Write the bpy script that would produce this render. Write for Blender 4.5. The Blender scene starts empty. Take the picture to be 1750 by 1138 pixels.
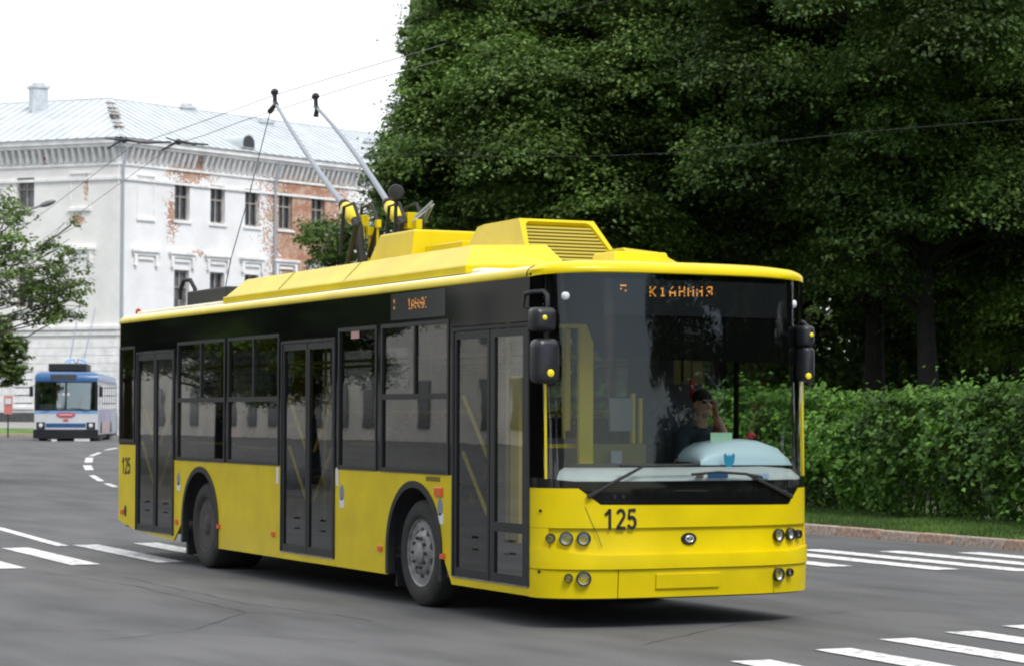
import bpy, bmesh, math, random
import numpy as np
from mathutils import Vector, Matrix
R = math.radians
SC = bpy.context.scene
COL = SC.collection
rnd = random.Random(5)

# ------------------------------------------------------------------ camera
CAM = np.array([28.9696, -8.56653, 1.67621])
YAW, PIT, ROL, FPX = 2.68726006, 0.0351677, 0.0031, 4091.96
def _basis():
    f = np.array([math.cos(PIT)*math.cos(YAW), math.cos(PIT)*math.sin(YAW), math.sin(PIT)])
    r = np.array([math.sin(YAW), -math.cos(YAW), 0.0]); u = np.cross(r, f)
    return f, r*math.cos(ROL)+u*math.sin(ROL), u*math.cos(ROL)-r*math.sin(ROL)
FW, RT, UP = _basis()
cam_d = bpy.data.cameras.new('camera')
cam = bpy.data.objects.new('camera', cam_d); COL.objects.link(cam)
m = Matrix.Identity(4)
for i in range(3):
    m[i][0], m[i][1], m[i][2], m[i][3] = RT[i], UP[i], -FW[i], CAM[i]
cam.matrix_world = m
cam_d.sensor_width = 36.0; cam_d.lens = 36.0*FPX/1750.0
cam_d.clip_start = 0.5; cam_d.clip_end = 3000
cam_d.dof.use_dof = True; cam_d.dof.focus_distance = 20.5; cam_d.dof.aperture_fstop = 5.6
SC.camera = cam

# ------------------------------------------------------------------ light
SUN_EL, SUN_AZ = 54.0, 6.0          # azimuth measured from +X towards +Y: the sun stands ahead of the bus
w = bpy.data.worlds.new('World'); SC.world = w; w.use_nodes = True
nt = w.node_tree; N = nt.nodes; Lk = nt.links
N.clear()
def nd(nt, t, **k):
    n = nt.nodes.new(t)
    for a, b in k.items(): setattr(n, a, b)
    return n
out = nd(nt, 'ShaderNodeOutputWorld'); bg = nd(nt, 'ShaderNodeBackground'); bg.inputs[1].default_value = 0.10
sky = nd(nt, 'ShaderNodeTexSky', sky_type='NISHITA', sun_disc=False, sun_elevation=R(SUN_EL), sun_rotation=R(90-SUN_AZ))
tc = nd(nt, 'ShaderNodeTexCoord')
mp = nd(nt, 'ShaderNodeMapping'); mp.inputs['Scale'].default_value = (1.0, 1.0, 2.6)
no = nd(nt, 'ShaderNodeTexNoise'); no.inputs['Scale'].default_value = 3.4; no.inputs['Detail'].default_value = 7; no.inputs['Roughness'].default_value = 0.55
Lk.new(tc.outputs['Generated'], mp.inputs['Vector']); Lk.new(mp.outputs['Vector'], no.inputs['Vector'])
sx = nd(nt, 'ShaderNodeSeparateXYZ'); Lk.new(tc.outputs['Generated'], sx.inputs[0])
ma = nd(nt, 'ShaderNodeMath', operation='MULTIPLY_ADD'); ma.inputs[1].default_value = -0.40; ma.inputs[2].default_value = 0.02
Lk.new(sx.outputs['X'], ma.inputs[0])
ad = nd(nt, 'ShaderNodeMath', operation='ADD'); Lk.new(no.outputs['Fac'], ad.inputs[0]); Lk.new(ma.outputs[0], ad.inputs[1])
cr = nd(nt, 'ShaderNodeValToRGB'); cr.color_ramp.elements[0].position = 0.27; cr.color_ramp.elements[1].position = 0.40
Lk.new(ad.outputs[0], cr.inputs[0])
mx = nd(nt, 'ShaderNodeMix', data_type='RGBA'); Lk.new(cr.outputs[0], mx.inputs[0])
Lk.new(sky.outputs[0], mx.inputs[6]); mx.inputs[7].default_value = (10.4, 10.6, 11.0, 1)
Lk.new(mx.outputs[2], bg.inputs[0]); Lk.new(bg.outputs[0], out.inputs[0])
sd = bpy.data.lights.new('sun', 'SUN'); sd.energy = 2.0; sd.angle = R(20); sd.color = (1.0, 0.96, 0.90)
so = bpy.data.objects.new('sun', sd); COL.objects.link(so)
sv = Vector((math.cos(R(SUN_EL))*math.cos(R(SUN_AZ)), math.cos(R(SUN_EL))*math.sin(R(SUN_AZ)), math.sin(R(SUN_EL))))
so.rotation_euler = sv.to_track_quat('Z', 'Y').to_euler(); so.location = (40, -10, 60)
SC.view_settings.view_transform = 'Standard'; SC.view_settings.look = 'None'
SC.view_settings.gamma = 1.0; SC.view_settings.exposure = 0.42
SC.render.engine = 'CYCLES'
SC.cycles.transparent_max_bounces = 16; SC.cycles.max_bounces = 7
SC.cycles.pixel_filter_type = 'BLACKMAN_HARRIS'; SC.cycles.filter_width = 2.1

# ------------------------------------------------------------------ helpers
def ray(u, v): return FW + RT*(u-875)/FPX - UP*(v-569)/FPX
def at(u, v, ax, val):
    d = ray(u, v); return CAM + d*((val-CAM[ax])/d[ax])
def dep(u, v, D): return CAM + ray(u, v)*D
def hgt(x):
    t = min(1, max(0, (-x-2)/62.0)); return 0.66*t*t*(3-2*t)
def gnd(u, v):
    z = 0.0
    for _ in range(30):
        P = at(u, v, 2, z); z = 0.5*z+0.5*hgt(P[0])
    return P
def gxy(u, D):
    P = dep(u, 714, D); return P[0], P[1], hgt(P[0])

def tag(o, label=None, cat=None, group=None, kind=None):
    if label: o['label'] = label
    if cat: o['category'] = cat
    if group: o['group'] = group
    if kind: o['kind'] = kind
    return o
def empty(name, loc, rz=0.0):
    o = bpy.data.objects.new(name, None); COL.objects.link(o); o.empty_display_size = 0.3
    o.location = loc; o.rotation_euler = (0, 0, rz); return o
ORIG = {}
class MB:
    def __init__(s): s.v = []; s.f = []
    def add(s, vs, fs):
        b = len(s.v); s.v += [tuple(map(float, p)) for p in vs]; s.f += [tuple(b+i for i in f) for f in fs]; return s
    def box(s, x0, x1, y0, y1, z0, z1):
        vs = [(x, y, z) for z in (z0, z1) for y in (y0, y1) for x in (x0, x1)]
        return s.add(vs, [(0,2,3,1),(4,5,7,6),(0,1,5,4),(1,3,7,5),(3,2,6,7),(2,0,4,6)])
    def hull(s, A, B):      # loft between two polygons, capped
        n = len(A)
        fs = [(i, (i+1) % n, n+(i+1) % n, n+i) for i in range(n)]
        return s.add(list(A)+list(B), fs+[tuple(range(n-1, -1, -1)), tuple(range(n, 2*n))])
    def tube(s, pts, r, n=8, caps=True):
        P = [Vector(p) for p in pts]; rs = r if hasattr(r, '__len__') else [r]*len(P)
        rings = []; prev = None
        for i, p in enumerate(P):
            t = (P[min(i+1, len(P)-1)]-P[max(i-1, 0)]).normalized()
            a = prev if prev is not None else (Vector((0, 0, 1)) if abs(t.z) < 0.9 else Vector((1, 0, 0)))
            b = t.cross(a).normalized(); a = b.cross(t).normalized(); prev = a
            rings.append([p+(a*math.cos(2*math.pi*k/n)+b*math.sin(2*math.pi*k/n))*rs[i] for k in range(n)])
        vs = [q for rg in rings for q in rg]; fs = []
        for i in range(len(P)-1):
            for k in range(n):
                fs.append((i*n+k, i*n+(k+1) % n, (i+1)*n+(k+1) % n, (i+1)*n+k))
        if caps: fs += [tuple(range(n-1, -1, -1)), tuple((len(P)-1)*n+k for k in range(n))]
        return s.add(vs, fs)
    def lathe(s, prof, o, ax, n=24, caps=(1, 1)):       # profile of (radius, along axis)
        ax = Vector(ax).normalized(); a = Vector((0, 0, 1)) if abs(ax.z) < 0.9 else Vector((1, 0, 0))
        b = ax.cross(a).normalized(); a = b.cross(ax); o = Vector(o)
        vs = [o+ax*h+(a*math.cos(2*math.pi*k/n)+b*math.sin(2*math.pi*k/n))*r for r, h in prof for k in range(n)]
        fs = [(i*n+k, i*n+(k+1) % n, (i+1)*n+(k+1) % n, (i+1)*n+k) for i in range(len(prof)-1) for k in range(n)]
        if caps[0]: fs.append(tuple(range(n-1, -1, -1)))
        if caps[1]: fs.append(tuple((len(prof)-1)*n+k for k in range(n)))
        return s.add(vs, fs)
    def grid(s, rows, flip=False):
        n = len(rows[0]); vs = [p for r_ in rows for p in r_]; fs = []
        for i in range(len(rows)-1):
            for k in range(n-1):
                q = (i*n+k, i*n+k+1, (i+1)*n+k+1, (i+1)*n+k); fs.append(q[::-1] if flip else q)
        return s.add(vs, fs)
    def ball(s, c, r, sc=(1, 1, 1), nu=12, nv=8):
        vs = []; fs = []
        for j in range(nv+1):
            t = math.pi*j/nv
            for k in range(nu):
                p = 2*math.pi*k/nu
                vs.append((c[0]+r*sc[0]*math.sin(t)*math.cos(p), c[1]+r*sc[1]*math.sin(t)*math.sin(p), c[2]+r*sc[2]*math.cos(t)))
        for j in range(nv):
            for k in range(nu): fs.append((j*nu+k, (j+1)*nu+k, (j+1)*nu+(k+1) % nu, j*nu+(k+1) % nu))
        return s.add(vs, fs)
    def build(s, name, mat, parent=None, smooth=True, bevel=0, angle=35, org=None, recalc=True):
        me = bpy.data.meshes.new(name)
        o_ = org if org is not None else (ORIG.get(parent.name, (0, 0, 0)) if parent else (0, 0, 0))
        me.from_pydata([(a-o_[0], b-o_[1], c-o_[2]) for a, b, c in s.v], [], s.f)
        if recalc:
            bm = bmesh.new(); bm.from_mesh(me); bmesh.ops.remove_doubles(bm, verts=bm.verts, dist=1e-5)
            bmesh.ops.recalc_face_normals(bm, faces=bm.faces); bm.to_mesh(me); bm.free()
        if smooth:
            me.polygons.foreach_set('use_smooth', [True]*len(me.polygons)); me.set_sharp_from_angle(angle=R(angle))
        o = bpy.data.objects.new(name, me); COL.objects.link(o)
        if mat: me.materials.append(mat)
        if parent:
            o.parent = parent; ORIG[o.name] = o_
        elif org is not None: o.location = org
        if bevel:
            b = o.modifiers.new('bevel', 'BEVEL'); b.width = bevel; b.segments = 2; b.limit_method = 'ANGLE'; b.angle_limit = R(40)
        return o
def text_mesh(txt, size, M4, name, mat, parent, extrude=0.002, sx=1.0, bold=0.0):
    cu = bpy.data.curves.new('t', 'FONT'); cu.body = txt; cu.size = size; cu.extrude = extrude; cu.align_x = 'CENTER'; cu.align_y = 'CENTER'; cu.offset = bold
    ob = bpy.data.objects.new('t', cu); COL.objects.link(ob); bpy.context.view_layer.update()
    me = bpy.data.meshes.new_from_object(ob.evaluated_get(bpy.context.evaluated_depsgraph_get()))
    bpy.data.objects.remove(ob); bpy.data.curves.remove(cu)
    o_ = ORIG.get(parent.name, (0, 0, 0)) if parent else (0, 0, 0)
    me.transform(Matrix.Translation([-c for c in o_]) @ M4 @ Matrix.Diagonal((sx, 1, 1, 1)))
    me.name = name; me.materials.clear(); me.materials.append(mat)
    o = bpy.data.objects.new(name, me); COL.objects.link(o); o.parent = parent
    if parent: ORIG[o.name] = o_
    return o
def frame_m(o, xa, ya):
    xa = Vector(xa).normalized(); ya = Vector(ya).normalized(); za = xa.cross(ya)
    M_ = Matrix.Identity(4)
    for i in range(3): M_[i][0], M_[i][1], M_[i][2], M_[i][3] = xa[i], ya[i], za[i], o[i]
    return M_
def copy_tree(o, parent=None):
    c = o.copy(); COL.objects.link(c)
    if parent: c.parent = parent
    for ch in [q for q in bpy.data.objects if q.parent == o and q != c]: copy_tree(ch, c)
    return c

# ------------------------------------------------------------------ materials
def newmat(name):
    m_ = bpy.data.materials.new(name); m_.use_nodes = True
    t = m_.node_tree; p = t.nodes['Principled BSDF']; return m_, t, p
def mat(name, col, rough=0.6, metal=0.0, coat=0.0, spec=0.5, var=0.0, vscale=6.0, bump=0.0, bscale=40.0, emit=None, dirt=None):
    m_, t, p = newmat(name)
    p.inputs['Base Color'].default_value = (*col, 1); p.inputs['Roughness'].default_value = rough
    p.inputs['Metallic'].default_value = metal; p.inputs['Coat Weight'].default_value = coat; p.inputs['Coat Roughness'].default_value = 0.08
    p.inputs['Specular IOR Level'].default_value = spec
    L = t.links
    if emit:
        p.inputs['Emission Color'].default_value = (*emit[0], 1); p.inputs['Emission Strength'].default_value = emit[1]
    if var or bump or dirt:
        c = nd(t, 'ShaderNodeTexCoord')
    if var or dirt:
        n1 = nd(t, 'ShaderNodeTexNoise'); n1.inputs['Scale'].default_value = vscale; n1.inputs['Detail'].default_value = 6
        L.new(c.outputs['Object'], n1.inputs['Vector'])
        r_ = nd(t, 'ShaderNodeValToRGB'); r_.color_ramp.elements[0].position = 0.3; r_.color_ramp.elements[1].position = 0.7
        lo = [max(0, k*(1-var)) for k in col]; hi = [k*(1+var) for k in col]
        if dirt: lo = list(dirt); hi = list(col); r_.color_ramp.elements[0].position = 0.22; r_.color_ramp.elements[1].position = 0.55
        r_.color_ramp.elements[0].color = (*lo, 1); r_.color_ramp.elements[1].color = (*hi, 1)
        L.new(n1.outputs['Fac'], r_.inputs[0]); L.new(r_.outputs[0], p.inputs['Base Color'])
    if bump:
        n2 = nd(t, 'ShaderNodeTexNoise'); n2.inputs['Scale'].default_value = bscale; n2.inputs['Detail'].default_value = 4
        L.new(c.outputs['Object'], n2.inputs['Vector'])
        b = nd(t, 'ShaderNodeBump'); b.inputs['Strength'].default_value = bump; b.inputs['Distance'].default_value = 0.02
        L.new(n2.outputs['Fac'], b.inputs['Height']); L.new(b.outputs[0], p.inputs['Normal'])
    return m_
def glass(name, tint, f0=0.08, rough=0.012, gcol=(1, 1, 1), wav=0.0):
    m_ = bpy.data.materials.new(name); m_.use_nodes = True; t = m_.node_tree; t.nodes.clear(); L = t.links
    o = nd(t, 'ShaderNodeOutputMaterial'); mixn = nd(t, 'ShaderNodeMixShader'); tr = nd(t, 'ShaderNodeBsdfTransparent'); gl = nd(t, 'ShaderNodeBsdfGlossy')
    tr.inputs[0].default_value = (*tint, 1); gl.inputs['Roughness'].default_value = rough; gl.inputs[0].default_value = (*gcol, 1)
    lw = nd(t, 'ShaderNodeLayerWeight'); lw.inputs[0].default_value = 0.5
    pw = nd(t, 'ShaderNodeMath', operation='POWER'); pw.inputs[1].default_value = 4.0; L.new(lw.outputs['Facing'], pw.inputs[0])
    ml = nd(t, 'ShaderNodeMath', operation='MULTIPLY_ADD'); ml.inputs[1].default_value = 1-f0; ml.inputs[2].default_value = f0
    L.new(pw.outputs[0], ml.inputs[0]); L.new(ml.outputs[0], mixn.inputs[0])
    L.new(tr.outputs[0], mixn.inputs[1]); L.new(gl.outputs[0], mixn.inputs[2]); L.new(mixn.outputs[0], o.inputs[0])
    if wav:
        c = nd(t, 'ShaderNodeTexCoord'); n2 = nd(t, 'ShaderNodeTexNoise'); n2.inputs['Scale'].default_value = 1.6
        L.new(c.outputs['Object'], n2.inputs['Vector'])
        b = nd(t, 'ShaderNodeBump'); b.inputs['Strength'].default_value = wav; b.inputs['Distance'].default_value = 0.02
        L.new(n2.outputs['Fac'], b.inputs['Height']); L.new(b.outputs[0], gl.inputs['Normal'])
    return m_
def leaf_mat(name, dark, light, trans=0.3):
    m_ = bpy.data.materials.new(name); m_.use_nodes = True; t = m_.node_tree; L = t.links; p = t.nodes['Principled BSDF']
    g = nd(t, 'ShaderNodeNewGeometry'); r_ = nd(t, 'ShaderNodeValToRGB')
    r_.color_ramp.elements[0].color = (*dark, 1); r_.color_ramp.elements[1].color = (*light, 1)
    L.new(g.outputs['Random Per Island'], r_.inputs[0])
    c = nd(t, 'ShaderNodeTexCoord'); n1 = nd(t, 'ShaderNodeTexNoise'); n1.inputs['Scale'].default_value = 0.5; n1.inputs['Detail'].default_value = 3
    L.new(c.outputs['Object'], n1.inputs['Vector'])
    h = nd(t, 'ShaderNodeHueSaturation'); mr = nd(t, 'ShaderNodeMapRange'); mr.inputs[1].default_value = 0.3; mr.inputs[2].default_value = 0.7; mr.inputs[3].default_value = 0.5; mr.inputs[4].default_value = 1.6
    L.new(n1.outputs['Fac'], mr.inputs[0]); L.new(mr.outputs[0], h.inputs['Value']); L.new(r_.outputs[0], h.inputs['Color'])
    L.new(h.outputs[0], p.inputs['Base Color']); p.inputs['Roughness'].default_value = 0.5; p.inputs['Specular IOR Level'].default_value = 0.35
    tr = nd(t, 'ShaderNodeBsdfTranslucent'); L.new(h.outputs[0], tr.inputs[0])
    mixn = nd(t, 'ShaderNodeMixShader'); mixn.inputs[0].default_value = trans
    o = t.nodes['Material Output']; L.new(p.outputs[0], mixn.inputs[1]); L.new(tr.outputs[0], mixn.inputs[2]); L.new(mixn.outputs[0], o.inputs[0])
    return m_
M = {}
M['yellow'] = mat('yellow_paint', (0.715, 0.555, 0.001), 0.32, coat=0.10, spec=0.22, var=0.10, vscale=2.3, bump=0.015, bscale=2.2)
M['yellow_int'] = mat('yellow_rail', (0.80, 0.62, 0.02), 0.4)
M['roofsheen'] = mat('roof_cream_sheen', (0.86, 0.82, 0.60), 0.45, var=0.06)  # cream tone carries the pale highlight on the yellow roof
M['black'] = mat('gloss_black', (0.005, 0.005, 0.006), 0.06, spec=0.35)
M['rubber'] = mat('rubber', (0.018, 0.018, 0.019), 0.65, var=0.2)
M['tyre'] = mat('tyre_rubber', (0.035, 0.034, 0.032), 0.85, var=0.25, vscale=9, bump=0.2)
M['trim'] = mat('dark_grey_trim', (0.011, 0.0115, 0.013), 0.4)
M['plastic'] = mat('black_plastic', (0.018, 0.019, 0.022), 0.34)
M['steel'] = mat('painted_steel', (0.30, 0.30, 0.295), 0.5, metal=0.3, dirt=(0.09, 0.085, 0.08), vscale=14)
M['rimdark'] = mat('dusty_rim', (0.075, 0.07, 0.065), 0.8, dirt=(0.03, 0.028, 0.025), vscale=10)
M['chrome'] = mat('chrome', (0.72, 0.74, 0.77), 0.25, metal=0.25)
M['lens'] = mat('lamp_lens', (0.80, 0.82, 0.84), 0.08, spec=0.8, coat=1.0)
M['orange'] = mat('orange_lens', (0.75, 0.10, 0.01), 0.25, coat=0.5)
M['redlens'] = mat('red_lens', (0.45, 0.03, 0.02), 0.25, coat=0.5)
M['white'] = mat('white_sticker', (0.75, 0.75, 0.76), 0.5)
M['bluest'] = mat('blue_sticker', (0.05, 0.20, 0.45), 0.4)
M['badge'] = mat('grey_blue_badge', (0.20, 0.24, 0.33), 0.4)
M['ink'] = mat('black_lettering', (0.01, 0.01, 0.01), 0.5)
M['matte'] = mat('matte_black', (0.004, 0.004, 0.004), 0.9, spec=0.0)
M['yellowdot'] = mat('yellow_reflector', (0.95, 0.75, 0.02), 0.3)
M['led'] = mat('orange_led', (0.9, 0.35, 0.05), 0.4, emit=((1.0, 0.40, 0.07), 0.32))
M['ws'] = glass('windscreen_glass', (0.82, 0.86, 0.84), 0.05, 0.004, wav=0.02)
M['tint'] = glass('tinted_window_glass', (0.24, 0.25, 0.25), 0.105, 0.01, wav=0.012)
M['doorglass'] = glass('door_glass', (0.42, 0.43, 0.43), 0.08, 0.01, wav=0.03)
M['leafglass'] = glass('front_leaf_glass', (0.50, 0.52, 0.51), 0.20, 0.012, wav=0.03)
M['cabglass'] = glass('cab_side_glass', (0.78, 0.80, 0.79), 0.06, 0.01)
M['dash'] = mat('grey_dash', (0.42, 0.46, 0.47), 0.55, var=0.08)
M['cover'] = mat('pale_blue_cover', (0.52, 0.68, 0.76), 0.45)
M['intdark'] = mat('interior_dark', (0.05, 0.05, 0.055), 0.7)
M['intgrey'] = mat('interior_grey', (0.22, 0.22, 0.23), 0.6)
M['seat'] = mat('seat_fabric', (0.06, 0.07, 0.10), 0.85, var=0.3, vscale=20)
M['green_paper'] = mat('green_paper', (0.45, 0.75, 0.50), 0.7)
M['pole'] = mat('pole_grey', (0.30, 0.33, 0.37), 0.45, metal=0.2)
M['wire'] = mat('wire_dark', (0.05, 0.05, 0.055), 0.5)
M['wirelight'] = mat('wire_grey', (0.12, 0.125, 0.13), 0.5)
M['bark'] = mat('bark', (0.017, 0.014, 0.012), 0.9, var=0.4, vscale=5, bump=0.8, bscale=9)
M['leaf'] = leaf_mat('leaf_dark_green', (0.025, 0.065, 0.015), (0.125, 0.21, 0.040))
M['leaf2'] = leaf_mat('leaf_mid_green', (0.038, 0.088, 0.016), (0.155, 0.25, 0.046))
M['leaf3'] = leaf_mat('leaf_fresh_green', (0.075, 0.13, 0.030), (0.21, 0.31, 0.085), 0.4)
M['bark2'] = mat('young_bark', (0.07, 0.06, 0.045), 0.9, var=0.3, vscale=6)
M['hedge'] = leaf_mat('leaf_hedge', (0.025, 0.082, 0.013), (0.155, 0.315, 0.038))
M['grass'] = leaf_mat('grass_blade', (0.045, 0.10, 0.018), (0.115, 0.20, 0.04))

# ================================================================== SETTING
def asphalt():
    m_, t, p = newmat('asphalt'); L = t.links
    c = nd(t, 'ShaderNodeTexCoord')
    n1 = nd(t, 'ShaderNodeTexNoise'); n1.inputs['Scale'].default_value = 0.22; n1.inputs['Detail'].default_value = 5
    n2 = nd(t, 'ShaderNodeTexNoise'); n2.inputs['Scale'].default_value = 70; n2.inputs['Detail'].default_value = 5; n2.inputs['Roughness'].default_value = .75
    n3 = nd(t, 'ShaderNodeTexNoise'); n3.inputs['Scale'].default_value = 1.6; n3.inputs['Detail'].default_value = 6
    mp_ = nd(t, 'ShaderNodeMapping'); mp_.inputs['Scale'].default_value = (0.28, 1.0, 1.0)     # wear runs along the lanes
    L.new(c.outputs['Object'], n1.inputs[0]); L.new(c.outputs['Object'], n2.inputs[0]); L.new(c.outputs['Object'], mp_.inputs[0]); L.new(mp_.outputs[0], n3.inputs[0])
    a = nd(t, 'ShaderNodeMix', data_type='RGBA'); L.new(n1.outputs['Fac'], a.inputs[0])
    a.inputs[6].default_value = (0.074, 0.076, 0.080, 1); a.inputs[7].default_value = (0.132, 0.132, 0.131, 1)
    b = nd(t, 'ShaderNodeMix', data_type='RGBA', blend_type='MULTIPLY'); b.inputs[0].default_value = 0.8; L.new(a.outputs[2], b.inputs[6])
    r1 = nd(t, 'ShaderNodeValToRGB'); r1.color_ramp.elements[0].position = 0.3; r1.color_ramp.elements[0].color = (0.58, 0.58, 0.58, 1); r1.color_ramp.elements[1].position = 0.62; r1.color_ramp.elements[1].color = (1.1, 1.1, 1.1, 1)
    L.new(n3.outputs['Fac'], r1.inputs[0]); L.new(r1.outputs[0], b.inputs[7])
    d = nd(t, 'ShaderNodeMix', data_type='RGBA', blend_type='MULTIPLY'); d.inputs[0].default_value = 1; L.new(b.outputs[2], d.inputs[6])
    r2 = nd(t, 'ShaderNodeValToRGB'); r2.color_ramp.elements[0].position = 0.3; r2.color_ramp.elements[0].color = (0.55, 0.55, 0.55, 1); r2.color_ramp.elements[1].position = 0.7; r2.color_ramp.elements[1].color = (1.35, 1.35, 1.35, 1)
    L.new(n2.outputs['Fac'], r2.inputs[0]); L.new(r2.outputs[0], d.inputs[7]); L.new(d.outputs[2], p.inputs['Base Color'])
    p.inputs['Roughness'].default_value = 0.82
    bp = nd(t, 'ShaderNodeBump'); bp.inputs['Strength'].default_value = 0.25; bp.inputs['Distance'].default_value = 0.01
    L.new(n2.outputs['Fac'], bp.inputs['Height']); L.new(bp.outputs[0], p.inputs['Normal'])
    return m_
M['asphalt'] = asphalt()
M['soil'] = mat('verge_soil', (0.055, 0.075, 0.022), 0.95, var=0.5, vscale=1.5)
xs = [-900, -300, -150] + [-64+2*i for i in range(32)] + [0, 30, 400]
b = MB(); b.grid([[(x, y, hgt(x)) for x in xs] for y in (-500, -60, 0, 60, 500)])
tag(b.build('road', M['asphalt'], recalc=False), kind='structure')

# tar-filled joints in the asphalt
b = MB()
for pts in ([(215, 985), (420, 1030), (660, 1062)], [(60, 975), (230, 1000), (420, 1045), (560, 1050)], [(420, 1045), (330, 1075), (150, 1096)],
            [(1376, 1004), (1480, 1002), (1640, 1014), (1760, 1016)], [(-10, 845), (70, 852), (190, 853)], [(-10, 1075), (300, 1078), (640, 1095)], [(1100,1100),(1280,1060),(1480,1040),(1760,1052)]):
    P = []
    for (u0, v0), (u1, v1) in zip(pts[:-1], pts[1:]):
        for k in range(10):
            q = at(u0+(u1-u0)*k/10, v0+(v1-v0)*k/10+rnd.uniform(-1, 1), 2, 0.004); P.append(q)
    rows = [[], []]
    for i, q in enumerate(P):
        t = P[min(i+1, len(P)-1)]-P[max(i-1, 0)]; n_ = np.array([-t[1], t[0], 0]); n_ = n_/np.linalg.norm(n_)
        wd = rnd.uniform(0.002, 0.008); z = hgt(q[0])+0.004
        for j, s_ in enumerate((-1, 1)):
            e = q+n_*wd*s_; rows[j].append((e[0], e[1], z))
    b.grid(rows)
M['tar'] = mat('tar_joint', (0.078, 0.078, 0.079), 0.85)
tag(b.build('road_joints', M['tar'], smooth=False, recalc=False), kind='structure')

# painted markings
def paint():
    m_, t, p = newmat('road_paint'); L = t.links; c = nd(t, 'ShaderNodeTexCoord')
    n1 = nd(t, 'ShaderNodeTexNoise'); n1.inputs['Scale'].default_value = 9; n1.inputs['Detail'].default_value = 8; n1.inputs['Roughness'].default_value = 0.7
    L.new(c.outputs['Object'], n1.inputs[0]); r1 = nd(t, 'ShaderNodeValToRGB')
    r1.color_ramp.elements[0].position = 0.36; r1.color_ramp.elements[0].color = (0.25, 0.25, 0.25, 1); r1.color_ramp.elements[1].position = 0.52; r1.color_ramp.elements[1].color = (0.74, 0.74, 0.74, 1)
    L.new(n1.outputs['Fac'], r1.inputs[0]); L.new(r1.outputs[0], p.inputs['Base Color']); p.inputs['Roughness'].default_value = 0.7
    return m_
M['paint'] = paint()
def strip(b, x0, y0, x1, y1, wd, n=6):
    d = Vector((x1-x0, y1-y0)).normalized(); nx, ny = -d.y*wd/2, d.x*wd/2; rows = [[], []]
    for k in range(n+1):
        x = x0+(x1-x0)*k/n; y = y0+(y1-y0)*k/n; z = hgt(x)+0.008
        rows[0].append((x-nx, y-ny, z)); rows[1].append((x+nx, y+ny, z))
    b.grid(rows)
b = MB()
for y0, xa, xb in [(-1.86, -1.0, 2.9), (-0.92, -1.15, 2.56), (0.10, -1.53, 2.5), (0.95, -1.66, 1.6), (1.8, -0.9, 2.3), (2.6, -0.4, 2.9), (3.4, 0.2, 3.5), (4.2, 0.8, 4.2), (5.0, 1.5, 4.9), (5.8, 2.2, 5.5),
                   (6.78, 3.3, 6.2), (7.56, 3.7, 7.15), (8.25, 3.1, 7.7), (8.98, 3.8, 8.1), (9.72, 4.45, 8.5)]:
    strip(b, xa, y0+0.06, xb, y0-0.08, 0.34)
tag(b.build('crosswalk', M['paint'], smooth=False, recalc=False), kind='structure')
b = MB()
for y0, xa in [(-0.75, 15.2), (0.20, 14.78), (1.19, 14.31), (2.09, 13.83), (2.91, 13.54), (3.68, 13.25), (4.5, 12.9), (5.4, 12.5)]:
    strip(b, xa, y0, xa+3.6, y0-0.2, 0.31)
tag(b.build('near_crosswalk', M['paint'], smooth=False, recalc=False), kind='structure')
b = MB()
P0 = gnd(-120, 880); P1 = gnd(0, 903); P2 = gnd(108, 933)
strip(b, *P0[:2], *P1[:2], 0.16); strip(b, *P1[:2], *P2[:2], 0.16)
for u, v, du, dv in [(190, 767, 10, -2), (163, 776, 8, -3), (152, 786, 1, -4), (151, 799, 2, 4), (165, 817, 8, 5), (190, 829, 8, 3)]:
    A = gnd(u-du, v-dv); B = gnd(u+du, v+dv)
    if A[0] > B[0]: A, B = B, A
    strip(b, *A[:2], *B[:2], 0.22 if abs(du) < 5 else 0.15, 2)
tag(b.build('lane_line', M['paint'], smooth=False, recalc=False), kind='structure')

# raised verge with kerb stones on the right, grass, hedge
KY = 10.72
xs = [-32+4*i for i in range(9)] + [4, 30, 70]
b = MB(); b.grid([[(x, y, hgt(x)+0.11) for x in xs] for y in (KY+0.13, 14, 17, 20, 90)])
tag(b.build('verge', M['soil'], recalc=False), kind='structure')
def kerbmat():
    m_, t, p = newmat('kerb_granite'); L = t.links
    g = nd(t, 'ShaderNodeNewGeometry'); r_ = nd(t, 'ShaderNodeValToRGB'); e = r_.color_ramp.elements
    e[0].color = (0.36, 0.24, 0.18, 1); e[1].color = (0.30, 0.28, 0.25, 1); k = e.new(0.5); k.color = (0.46, 0.33, 0.26, 1)
    L.new(g.outputs['Random Per Island'], r_.inputs[0])
    c = nd(t, 'ShaderNodeTexCoord'); n1 = nd(t, 'ShaderNodeTexNoise'); n1.inputs['Scale'].default_value = 18; n1.inputs['Detail'].default_value = 6; L.new(c.outputs['Object'], n1.inputs[0])
    x = nd(t, 'ShaderNodeMix', data_type='RGBA', blend_type='MULTIPLY'); x.inputs[0].default_value = 0.8; L.new(r_.outputs[0], x.inputs[6])
    rr = nd(t, 'ShaderNodeValToRGB'); rr.color_ramp.elements[0].color = (0.4, 0.4, 0.4, 1); rr.color_ramp.elements[0].position = 0.3; rr.color_ramp.elements[1].color = (1.3, 1.3, 1.3, 1); rr.color_ramp.elements[1].position = 0.7
    L.new(n1.outputs['Fac'], rr.inputs[0]); L.new(rr.outputs[0], x.inputs[7]); L.new(x.outputs[2], p.inputs['Base Color']); p.inputs['Roughness'].default_value = 0.8
    bp = nd(t, 'ShaderNodeBump'); bp.inputs['Strength'].default_value = 0.5; bp.inputs['Distance'].default_value = 0.03; L.new(n1.outputs['Fac'], bp.inputs['Height']); L.new(bp.outputs[0], p.inputs['Normal'])
    return m_
M['kerb'] = kerbmat()
b = MB(); x = -32.0
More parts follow.
